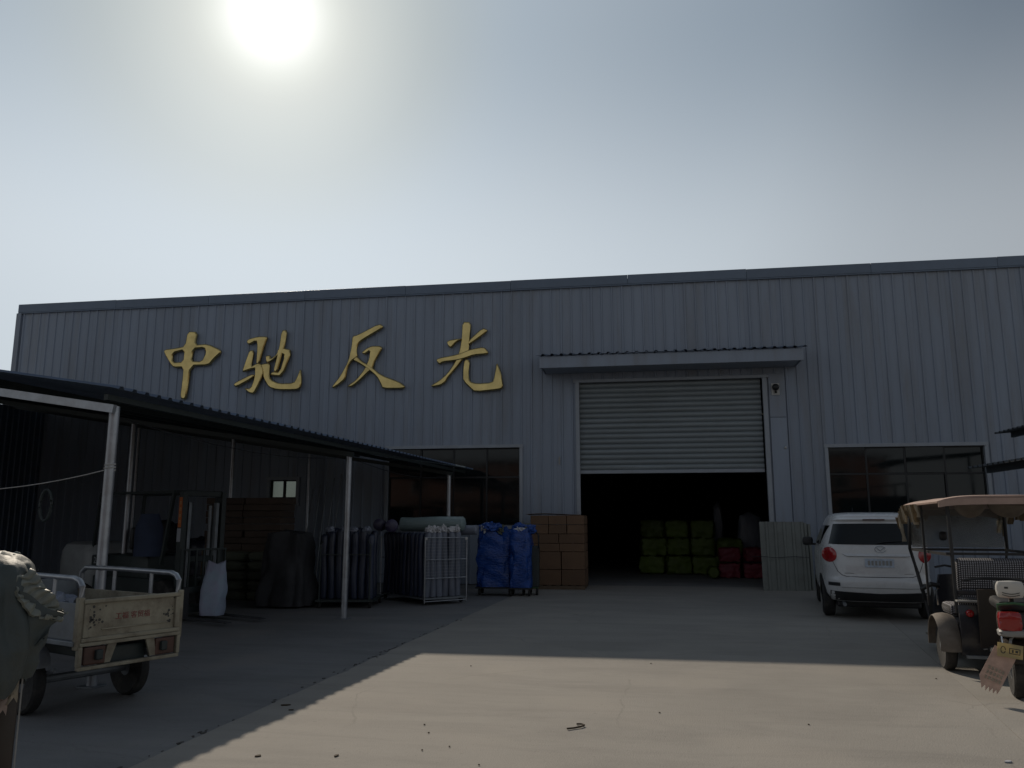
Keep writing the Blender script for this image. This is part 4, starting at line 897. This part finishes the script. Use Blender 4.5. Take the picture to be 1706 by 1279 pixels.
MB().box((-1.4, 0, .5), (.9, .36, .3), bev=.03).obj('battery_box', 'lift_dark', CG)
MB().tube([(-2.0, .0, .25), (-1.95, 0, .7), (-1.8, 0, 1.05)], .03, 8).obj('front_fork', 'dull_steel', CG, True)
MB().tube([(-1.55, -.38, 1.1), (-1.75, -.2, 1.12), (-1.8, 0, 1.08), (-1.75, .2, 1.12), (-1.55, .38, 1.1)], .015, 8).obj('handlebar', 'black', CG, True)
for o in CG.children:
    if o.name.split('.')[0] not in ('wheel', 'axle', 'front_fork', 'handlebar', 'leaf_spring'): o.location.z += .13
CB = thing('bundled_cloth', 'crumpled pale grey cloth bundle lying in the cargo trike bed', 'cloth', (-5.3, 6.6, .64))
MB().blob((0, 0, .17), (.42, .5, .36), 4, .35, 2.4, .3).obj('cloth', 'roll_grey', CB, True)

# ------------------------------------------------------------------ rolls, cage trolleys, blue bundles
def roll_mesh(h, r_, seed):
    rr = random.Random(seed); B = MB(); n = 16; vs = []
    prof_ = [(.3, 0), (.95, .004), (1, .03)] + [(1 + rr.uniform(-.05, .03), t) for t in (.2, .4, .6, .8)] + [(1, .96), (.8, .985), (.35, 1.0)]
    B.lathe([(a_ * r_, b_ * h) for a_, b_ in prof_], (0, 0, 0), (0, 0, 1), n)
    for v in B.bm.verts: v.co.x += .012 * math.sin(v.co.z * 5 + seed); v.co.y += .01 * math.cos(v.co.z * 4 + seed * 2)
    return B
RMESH = {}
def roll(par, x, y_, z0, h, r_, m, seed=0, tilt=(0, 0)):
    key = (h, r_, m, seed % 4)
    if key not in RMESH: o = roll_mesh(h, r_, seed % 4).obj('fabric_roll', m, par, True); RMESH[key] = o.data
    else: o = link('fabric_roll', RMESH[key], None, par)
    o.location = (x, y_, z0); o.rotation_euler = (tilt[0], tilt[1], seed); return o
COUNT = ['first', 'second', 'third', 'fourth', 'fifth', 'sixth', 'seventh', 'eighth', 'ninth', 'tenth']
def wpos(root, x, y_):
    c, s_ = math.cos(root[2]), math.sin(root[2]); return (root[0] + x * c - y_ * s_, root[1] + x * s_ + y_ * c)
# cage trolley: local x along its short face that looks right-forward
cage = (-4.34, 15.72, R(46))
CT = thing('cage_trolley', 'white wire cage trolley packed with upright wrapped fabric rolls', 'trolley', (cage[0], cage[1], 0), cage[2])
CWd, CLn, CH = .98, 1.85, 1.3
def frame_panel(y_):
    B = MB()
    for x in (0, CWd): B.cyl((x, y_, .03), (x, y_, CH), .014, 8)
    for z_ in (.06, .5, .86, 1.29): B.cyl((0, y_, z_), (CWd, y_, z_), .011, 8)
    return B
frame_panel(0).obj('cage_front', 'steel', CT, True)
frame_panel(CLn).obj('cage_back', 'steel', CT, True)
B = MB()
for k in range(1, 12): B.cyl((k * CWd / 12, 0.005, .5), (k * CWd / 12, 0.005, 1.28), .0025, 4)
for z_ in [.56 + .06 * k for k in range(12)]: B.cyl((0, .005, z_), (CWd, .005, z_), .0025, 4)
tag(B.obj('wire_mesh', 'steel', CT), kind='stuff')
MB().box((CWd / 2, CLn / 2, .11), (CWd, CLn, .03)).obj('trolley_deck', 'dull_steel', CT)
for x in (.08, CWd - .08):
    for y_ in (.08, CLn - .08):
        MB().lathe([(.02, -.02), (.05, -.018), (.055, 0), (.05, .018), (.02, .02)], (x, y_, .055), (1, .3, 0), 14).obj('caster', 'rubber', CT, True)
for x, y_ in ((-.005, .008), (CWd - .04, .0)): MB().box((x + .02, y_ - .015, 1.27), (.06, .02, .05), bev=.005).obj('corner_bracket', 'white_plastic', CT)
GR = 'upright fabric rolls in the wire cage trolley'
for k in range(6):
    px_, py_ = wpos(cage, .1 + k * .15, .12 + .02 * (k % 2))
    o = roll(None, px_, py_, .13, 1.28, .072, 'roll_grey', k); o.rotation_euler = (R(rnd.uniform(-1, 1)), R(rnd.uniform(-1.5, 1.5)), k)
    tag(o, 'grey wrapped roll standing in the cage front, %s from the left' % COUNT[k], 'fabric roll', GR)
    # white twisted plastic top
    B = MB(); B.blob((0, 0, .05), (.13 + .02 * (k % 3), .1, .13 + .03 * (k % 2)), 3, .8, 2.4, 0); tag(B.obj('twisted_film_top', 'white_cloth', o, True, (0, 0, 1.27)))
for k in range(10):
    px_, py_ = wpos(cage, .09, .3 + k * .16)
    o = roll(None, px_, py_, .13, 1.26, .07, 'roll_navy', k + 1)
    tag(o, 'navy wrapped roll on the cage left side, %s from the front corner' % COUNT[k], 'fabric roll', GR)
for k in range(8):
    px_, py_ = wpos(cage, .32 + (k % 4) * .17, .42 + (k // 4) * .4)
    o = roll(None, px_, py_, .13, 1.24, .08, 'roll_navy', k + 2); tag(o, 'navy roll deep inside the packed cage, %s from the left in the %s inner row' % (COUNT[k % 4], ['front', 'rear'][k // 4]), 'fabric roll', GR)
def lying(label, c, ln, r_, az, m, dz=0, name='fabric_roll'):
    B = roll_mesh(ln, r_, 1); o = B.obj(name, m, None, True, c); o.rotation_euler = (R(90) + dz, 0, az); return tag(o, label, 'fabric roll', 'fabric rolls lying on the cage trolley')
lying('pale plastic-wrapped roll lying across the top of the cage trolley', (-5.12, 16.62, 1.56), 1.4, .15, R(87), 'wrap')
lying('dark purple roll end beside the pale roll on the cage trolley', (-5.42, 16.9, 1.52), 1.0, .13, R(18), 'roll_purple')
lying('dull purple roll on the far left of the cage trolley top', (-5.72, 17.1, 1.54), 1.0, .12, R(16), 'roll_purple')
lying('lilac roll peeping out behind the right end of the pale roll', (-4.25, 16.75, 1.44), .8, .1, R(80), 'roll_grey')
# second, darker trolley further left
CT2 = thing('flat_trolley', 'dark flat trolley of upright black rolls left of the wire cage', 'trolley', (-5.75, 15.2, -.016), R(8))
MB().box((0, .4, .14), (1.1, 1.2, .04)).obj('trolley_deck', 'lift_dark', CT2)
for x in (-.48, .48):
    for y_ in (-.1, .9): MB().lathe([(.03, -.025), (.07, -.02), (.075, 0), (.07, .02), (.03, .025)], (x, y_, .075), (1, .2, 0), 14).obj('caster', 'rubber', CT2, True)
    MB().tube([(x, -.18, .15), (x, -.18, 1.2), (x * .9, -.18, 1.25)], .015, 8).obj('trolley_rail', 'lift_dark', CT2, True)
MB().bar((-.48, -.18, 1.0), (.48, -.18, 1.0), .02).obj('trolley_rail', 'lift_dark', CT2)
for k in range(14):
    px_, py_ = wpos((-5.75, 15.2, R(8)), -.45 + (k % 7) * .15, .0 + (k // 7) * .3)
    o = roll(None, px_, py_, .15, 1.22 + .06 * (k % 3), .072, 'roll_navy', k); tag(o, 'black wrapped roll on the dark trolley, %s from the left in the %s row' % (COUNT[k % 7], ['front', 'back'][k // 7]), 'fabric roll', 'black rolls on the dark flat trolley')
for k in range(4):
    B = MB(); B.blob((0, 0, 0), (.17, .14, .12), 3, .4, 2.2, 0); tag(B.obj('loose_film', 'roll_grey', None, True, (-6.1 + k * .24, 15.15 + .05 * (k % 2), 1.46)), 'crumpled film knot on the black rolls, %s from the left' % COUNT[k], 'plastic film', 'film knots on the black rolls')
# dark tarp heap left of the second trolley
TP = thing('tarpaulin_heap', 'dark tarpaulin draped over a trolley load between the shed posts', 'tarpaulin', (-6.95, 15.2, -.016))
def tarp(u, v):
    t = 2 * math.pi * u; f_ = .07 * abs(math.sin(t * 4.5 + 2 * v)) * (.3 + v) + .09 * noise.noise(Vector((math.cos(t) * 2, math.sin(t) * 2, v * 3))); e = .6
    return ((.36 + .1 * v + f_) * math.copysign(abs(math.cos(t)) ** e, math.cos(t)), (.3 + .08 * v + f_) * math.copysign(abs(math.sin(t)) ** e, math.sin(t)), 1.4 - 1.36 * v + .16 * noise.noise(Vector((math.cos(t) * 1.5, math.sin(t) * 1.5, 5))) * (1 - v))
MB().grid(tarp, 90, 20, .008).obj('drape', 'dark_cloth', TP, True)
MB().grid(lambda u, v: tuple(Vector(tarp(v, 0)).lerp(Vector((0, 0, 1.46)), 1 - u)), 4, 90, .008).obj('drape_top', 'dark_cloth', TP, True)
# blue film bundles on trolleys
for k, (x, y_, w, h, lb) in enumerate(((-3.4, 18.3, .84, 1.22, 'wide blue film-wrapped bundle on the trolley beside the wire cage'), (-2.8, 18.15, .5, 1.2, 'narrow blue film-wrapped bundle standing left of the cartons'))):
    T_ = thing('platform_trolley', '%s low black trolley carrying a blue bundle' % ['left', 'right'][k], 'trolley', (x, y_, 0), R(3), 'low trolleys under the blue bundles')
    MB().box((0, 0, .16), (w, .6, .03), bev=.004).obj('trolley_deck', 'black', T_)
    for sx in (-.4, .4):
        for sy in (-.22, .22): MB().lathe([(.02, -.025), (.065, -.02), (.07, 0), (.065, .02), (.02, .025)], (sx * w, sy, .07), (1, .25 * sx, 0), 14).obj('caster', 'rubber', T_, True)
    U = thing('blue_bundle', lb, 'bundle', (x, y_, .18), R(3), 'blue film-wrapped bundles')
    B = MB(); n1, n2 = 40, 26
    def fb(u, v, w=w, h=h, k=k):
        t = 2 * math.pi * u; c, s_ = math.cos(t), math.sin(t); e = .55
        wr = 1 + .16 * noise.noise(Vector((c * 2, s_ * 2, v * 5 + 5 * k))) + .09 * noise.noise(Vector((c * 5, s_ * 5, v * 5 + 9 * k))) - .12 * max(0, v - .85) / .15
        return (w / 2 * wr * math.copysign(abs(c) ** e, c), .29 * wr * math.copysign(abs(s_) ** e, s_), h * v + .22 * noise.noise(Vector((c * 2, s_ * 2, 3 * k))) * v)
    B.grid(fb, n1, n2); B.grid(lambda u, v: tuple(Vector(fb(v, 1.)).lerp(Vector((0, 0, h + .04)), 1 - u)) if True else 0, 5, n1)
    B.obj('wrap', 'blue_film', U, True)
    for q in range(6 if k == 0 else 5):
        a_ = rnd.uniform(-.4, .4) * w; MB().blob((0, 0, 0), (rnd.uniform(.2, .36), .24, rnd.uniform(.16, .28)), 3, .55, 2.3, .2).obj('film_knot', ['blue_film', 'blue_film', 'sack', 'blue_film', 'white_cloth', 'blue_film'][q], U, True, (a_, rnd.uniform(-.25, .05), h + .03 + rnd.uniform(-.02, .06)))
# dark bin cart with curved handle
HC = thing('hand_cart', 'small dark hand cart with a curved handle between bundles and cartons', 'hand cart', (-2.62, 18.35, 0), R(5))
MB().box((0, 0, .62), (.4, .4, .9), bev=.03, taper=1.05).obj('bin', 'lift_dark', HC)
MB().tube([(-.2, -.23, 1.02), (-.2, -.23, 1.3), (-.15, -.23, 1.38), (0, -.23, 1.4), (.15, -.23, 1.38), (.2, -.23, 1.3), (.2, -.23, 1.02)], .018, 8).obj('handle', 'black', HC, True)
for sx in (-.15, .15): MB().lathe([(.02, -.025), (.075, -.02), (.08, 0), (.075, .02), (.02, .025)], (sx, -.12, .08), (1, 0, 0), 14).obj('caster', 'rubber', HC, True)
for sx in (-.15, .15): MB().lathe([(.02, -.025), (.075, -.02), (.08, 0), (.075, .02), (.02, .025)], (sx, .12, .08), (1, 0, 0), 14).obj('caster', 'rubber', HC, True)
MB().box((0, 0, .165), (.36, .36, .02)).obj('chassis', 'green', HC)

# stacks at the back of the shed
FB_ = 'flat-packed carton bundles under the shed'
for col, x0 in enumerate((-9.0, -8.12)):
    for k in range(8):
        o = MB().box((0, 0, .07), (.86, .7, .132), bev=.012).obj('carton_bundle', 'old_carton', None, False, (x0 + rnd.uniform(-.02, .02), 16.7 + rnd.uniform(-.03, .03), 1.0 + (7 - k) * .14), (0, 0, R(rnd.uniform(-2, 2))))
        tag(o, 'flat-packed carton bundle under the shed, %s in the %s column' % (ORD[k], ['left', 'right'][col]), 'carton bundle', FB_)
FS = 'beige sacks stacked under the shed'
for col, x0 in enumerate((-8.72, -8.0)):
    for k in range(5):
        o = MB().blob((0, 0, .1), (.72, .62, .215), 3, .08, 2.5, 1.1).obj('filled_sack', 'sack', None, True, (x0 + rnd.uniform(-.02, .02), 16.45, -.016 + (4 - k) * .2), (0, 0, R(rnd.uniform(-4, 4))))
        tag(o, 'dull beige-green sack under the carton bundles, %s in the %s pile' % (ORD[k], ['left', 'right'][col]), 'sack', FS)
RKp = [(-9.5, -7.6)]
B = thing('storage_rack', 'rough timber shelf holding the carton bundles above the sacks', 'rack', (-8.56, 16.7, 0))
MB().box((0, 0, .99), (1.8, .74, .018)).obj('shelf_board', 'wood', B)
for sx in (-.88, .88):
    for sy in (-.34, .34): MB().box((sx, sy, .482), (.06, .05, .996)).obj('leg', 'wood', B)
JK = thing('hanging_jacket', 'faint blue work jacket hanging in the dark behind the first post', 'jacket', (-8.5, 12.9, 1.02))
MB().grid(lambda u, v: ((.15 + .1 * min(1, v * 3) + .03 * math.sin(u * 19)) * math.cos(2 * math.pi * u), (.07 + .04 * v) * math.sin(2 * math.pi * u), .72 - .72 * v), 24, 10, .006).obj('cloth', 'jacket', JK, True)

# dim clutter at the back of the shed
for k, (x, y_, h) in enumerate(((-11.2, 17.6, 1.5), (-10.5, 18.1, 1.15), (-11.9, 16.9, .9))):
    T_ = thing('wrapped_load', '%s dark wrapped load in the dim back of the shed' % ['tall', 'middle-height', 'low'][k], 'load', (x, y_, -.016), R(8 * k - 6), 'dark loads in the back of the shed')
    MB().box((0, 0, .06), (1.0, .9, .1)).obj('pallet', 'wood', T_)
    MB().blob((0, 0, .1 + h / 2), (1.0, .9, h), 4, .12, 2.4, 1.3).obj('wrapping', ['dark_cloth', 'roll_navy', 'dark_cloth'][k], T_, True)
for k in range(5):
    o = MB().tube([(0, 0, 0), (.02 * k, .12, 1.3), (.03 * k + .05, .3, 2.5 + .1 * k)], .02, 8).obj('leaning_pole', 'dull_steel', None, True, (-9.0 + .17 * k, 20.6, -.016))
    tag(o, 'dull steel pole leaning on the wall under the shed, %s from the left' % COUNT[k], 'pole', 'poles leaning on the wall under the shed')
W_ = MB().tube([(-5.62 + .07 * i, 7.75 + .9 * i, 2.72 - .16 * math.sin(math.pi * (i % 6.5) / 6.5)) for i in range(14)], .006, 5).obj('hanging_cable', 'black', None, True)
tag(W_, 'thin black cable sagging along the shed eave between the posts', 'cable')

# ------------------------------------------------------------------ quilt-covered scooter in the left foreground
Q = thing('quilted_scooter', 'scooter at the left edge draped in a dark padded windproof quilt', 'scooter', (-3.615, 4.175, -.016), R(42))
wheel(Q, -.12, 0.02, .23, .09, (0, 1, 0)); wheel(Q, -1.4, 0, .23, .09, (0, 1, 0))
MB().tube([(-.12, 0.02, .23), (-.16, 0, .6), (-.24, 0, 1.12)], .03, 8).obj('fork', 'dull_steel', Q, True)
MB().tube([(-.4, -.36, 1.2), (-.28, -.15, 1.22), (-.24, 0, 1.18), (-.28, .15, 1.22), (-.4, .36, 1.2)], .016, 8).obj('handlebar', 'black', Q, True)
MB().box((-1.15, 0, .62), (.7, .28, .3), bev=.06).obj('seat_body', 'brown', Q, True)
MB().box((-1.1, 0, .81), (.72, .28, .09), bev=.04).obj('saddle', 'black', Q, True)
MB().box((-.6, 0, .28), (.7, .26, .08), bev=.02).obj('footboard', 'black', Q)
DP = [(.0, .14, 1.43), (.1, .22, 1.42), (.22, .28, 1.37), (.4, .325, 1.26), (.55, .35, 1.12), (.75, .365, .95), (.92, .35, .84), (1, .31, .79)]
def drape(u, v):
    for (v0, r0, z0), (v1, r1, z1) in zip(DP, DP[1:]):
        if v <= v1 + 1e-9:
            t = (v - v0) / (v1 - v0); r_, z_ = r0 + (r1 - r0) * t, z0 + (z1 - z0) * t; break
    a_ = R(-125 + 250 * u); fold = (.018 * math.sin(a_ * 9 + 4 * v) + .014 * math.sin(a_ * 17 - 6 * v)) * min(1, v * 1.6) + .03 * noise.noise(Vector((a_ * 1.6, v * 4, 3)))
    return (-.17 + (r_ + fold) * math.cos(a_), (r_ * 1.25 + fold) * math.sin(a_), z_ + .035 * noise.noise(Vector((a_ * 3, v * 5, 8))) - (.05 + .03 * math.sin(a_ * 5)) * max(0, v - .8) / .2)
MB().grid(drape, 110, 50, .014).obj('quilt', 'quilt', Q, True)
MB().grid(lambda u, v: tuple(Vector(drape(u, 0)).lerp(Vector((-.2, 0, 1.44)), v)), 110, 3, .012).obj('quilt_top', 'quilt', Q, True)
MB().tube([(-.17 + (.19 + .02 * math.sin(a_ * 1.3)) * math.cos(a_ / 10), .24 * math.sin(a_ / 10), 1.41 + .012 * math.sin(a_ * 1.7)) for a_ in range(-20, 21, 1)], [.022 + .008 * math.sin(a_ * 2.3) for a_ in range(-20, 21, 1)], 8).obj('quilt_collar', 'lining', Q, True)
def flap(u, v):
    a_ = Vector((.11, -.2, 1.36)).lerp(Vector((.30, -.22, 1.1)), v); b_ = Vector((.0, -.36, 1.3)).lerp(Vector((.19, -.3, .99)), v * .9)
    p = a_.lerp(b_, u * (.35 + .65 * math.sin(math.pi * (.15 + .85 * v)))); q = .012 * abs(math.sin(v * 24 + u)) + .012 * math.sin(u * 6 + v * 3)
    return (p.x + q * .5, p.y - q, p.z + .01 * math.sin(u * 9 + v * 13))
MB().grid(flap, 16, 60, .014).obj('lining_flap', 'lining', Q, True)
def flap2(u, v):
    a_ = Vector((.06, -.33, 1.25)).lerp(Vector((.29, -.25, 1.1)), v); b_ = Vector((.1, -.3, .93)).lerp(Vector((.19, -.27, .98)), v)
    p = a_.lerp(b_, u); return (p.x + .008 * math.sin(u * 9), p.y - .0 + .015 * math.sin(u * 5 + v * 6), p.z + .01 * math.sin(v * 8))
MB().grid(flap2, 20, 20, .012).obj('flap_shell', 'quilt', Q, True)
MB().box((.055, .06, .4), (.12, .34, .78), bev=.02).obj('leg_shield', 'brown', Q, True)
MB().box((.125, -.1, .62), (.008, .012, .9)).obj('shield_trim', 'grey_plastic', Q)
for k, (x, zt, zb, m_) in enumerate(((-.03, .82, .5, 'ivory'), (.03, .82, .6, 'pink'), (.075, .82, .66, 'ivory'))):
    MB().grid(lambda u, v: (x + .03 * (u - .5) * 2, -.2 + .012 * math.sin(u * 6 + v * 9), zt - (zt - zb) * v - .02 * math.sin(u * 7) * v), 6, 8, .004).obj('cloth_strip', m_, Q, True)

# ------------------------------------------------------------------ awnings at the right edge
def awning(name, label, x, y_, z_, ln, dep, rise, wall):
    A = thing(name, label, 'awning', (x, y_, 0), R(0), 'dark awnings at the right edge')
    for k in range(round(ln / .8)):
        B = MB(); corr(B, .8, dep, .2, .03, th=.004); o = B.obj('roof_sheet', 'asphalt_roof', A)
        o.matrix_local = Matrix.Translation((dep, k * .8 - .4, z_ + rise)) @ Matrix.Rotation(math.atan(rise / dep), 4, 'Y').inverted() @ Matrix.Rotation(R(90), 4, 'Z')
    MB().box((.34, ln / 2 - .4, z_ - .02), (.06, ln, .12)).obj('eave_beam', 'asphalt_roof', A)
    for q in (0.1, ln - 1.0): MB().cyl((dep - .1, q, 0), (dep - .1, q, z_ + rise - .02), .04, 10).obj('post', 'steel', A, True)
    if wall: MB().box((dep / 2 + .55, ln - 1.0, z_ / 2 - .05), (dep - .6, .06, z_ - .1)).obj('side_wall', 'inner', A)
awning('awning', 'upper dark awning tip at the right edge above the trike', 6.98, 15.6, 3.36, 2.4, 3.0, .22, False)
awning('awning', 'lower dark awning at the right edge with a pale wall beneath', 5.42, 12.9, 2.5, 2.4, 3.0, .3, True)

# ------------------------------------------------------------------ opposite side of the yard (seen only as reflections; building invented for glass and gold to mirror)
OB = thing('invented_building', 'invented red-brown building behind the viewer, added for reflections', 'building', (-2, -20, 0))
MB().box((0, -2, 3.2), (38, 4, 6.4)).obj('wall', 'brickish', OB)
MB().box((0, -2, 6.48), (38.6, 4.6, .16)).obj('roof', 'asphalt_roof', OB)
for k in range(9):
    f_ = MB().box((-16 + k * 4, .03, 4.6), (1.6, .06, 1.2), bev=.01).obj('window', 'trim', OB)
    MB().box((-16 + k * 4, .065, 4.6), (1.44, .02, 1.04)).obj('pane', 'glass', f_)
OS = thing('opposite_awning', 'dark awning on pale posts across the yard behind the viewer', 'awning', (-2, -17.5, 0))
MB().box((0, 0, 3.0), (34, 4, .08), Matrix.Rotation(R(5), 3, 'X')).obj('roof', 'asphalt_roof', OS)
for k in range(8): MB().cyl((-16 + k * 4.6, 1.8, 0), (-16 + k * 4.6, 1.8, 3.1), .06, 10).obj('post', 'white_plastic', OS, True)

# ------------------------------------------------------------------ small debris on the concrete
tag(MB().tube([(-.66, 6.62, .012), (-.61, 6.66, .01), (-.56, 6.7, .012), (-.535, 6.745, .014), (-.56, 6.785, .012), (-.6, 6.79, .01)], .007, 6).obj('bent_wire', 'leaf', None, True), 'bent rusty wire hook lying on the sunlit concrete', 'wire')
def litter(x, y_, s_, m_='leaf'):
    B = MB(); a0 = random.uniform(0, 6)
    pts = [(s_ * (1 + .4 * random.random()) * math.cos(t * 1.05 + a0) * (1 if t % 2 else .7), s_ * .5 * (1 + .4 * random.random()) * math.sin(t * 1.05 + a0)) for t in range(6)]
    B.prism(pts, .008); return B.obj('dead_leaf' if m_ == 'leaf' else 'paper_scrap', m_, None, False, (x, y_, .001), (R(random.uniform(-6, 6)), 0, random.uniform(0, 3)))
tag(litter(-3.21, 7.07, .045), 'dark leaf on the shaded concrete just left of the shadow line', 'leaf')
tag(litter(-3.07, 6.9, .02), 'tiny leaf beside the larger dark leaf at the shadow line', 'leaf')
tag(litter(-2.7, 5.56, .025), 'curled leaf near the bottom of the sunlit concrete on the left', 'leaf')
tag(litter(-2.17, 5.65, .022), 'flat brown leaf right of the curled leaf near the bottom edge', 'leaf')
tag(litter(2.36, 6.26, .03, 'paper'), 'small white scrap on the sunlit concrete at bottom right', 'scrap')
for (x, y_) in ((-1.8, 6.59), (-1.45, 6.0), (-1.62, 5.88), (-1.15, 5.6), (0.06, 7.31), (-2.0, 9.25), (0, 9.74), (1.23, 7.09), (2.9, 9.3), (-1.7, 6.35)):
    B = MB(); B.blob((0, 0, .007), (.017, .014, .01), 1, .3, 2); tag(B.obj('pebble', 'leaf', None, False, (x, y_, 0), (0, 0, random.uniform(0, 3))), 'tiny dark pebble on the sunlit concrete, ' + (['nearest the bottom left', 'left of centre', 'near the centre', 'near the shadow edge', 'towards the right'][0 if x < -1.5 and y_ < 7 else 3 if y_ > 8 else 1 if x < -.5 else 2 if x < 1 else 4]), 'pebble', 'pebbles scattered on the sunlit concrete')
# packed dirt in the broken joint between the two pours
B = MB(); rj = random.Random(6)
for k in range(70):
    y_ = rj.uniform(5.2, 13.5); x = -3.635 + .036 * y_ + rj.gauss(-.02, .035); s_ = rj.uniform(.006, .022)
    B.prism([(x + s_ * math.cos(t * 1.25) * rj.uniform(.6, 1.1), y_ + s_ * 1.8 * math.sin(t * 1.25) * rj.uniform(.6, 1.1)) for t in range(5)], .004, Matrix.Translation((0, 0, -.014 if x < -3.635 + .036 * y_ - .02 else .0015)))
tag(B.obj('joint_dirt', 'dirt_line'), kind='stuff')
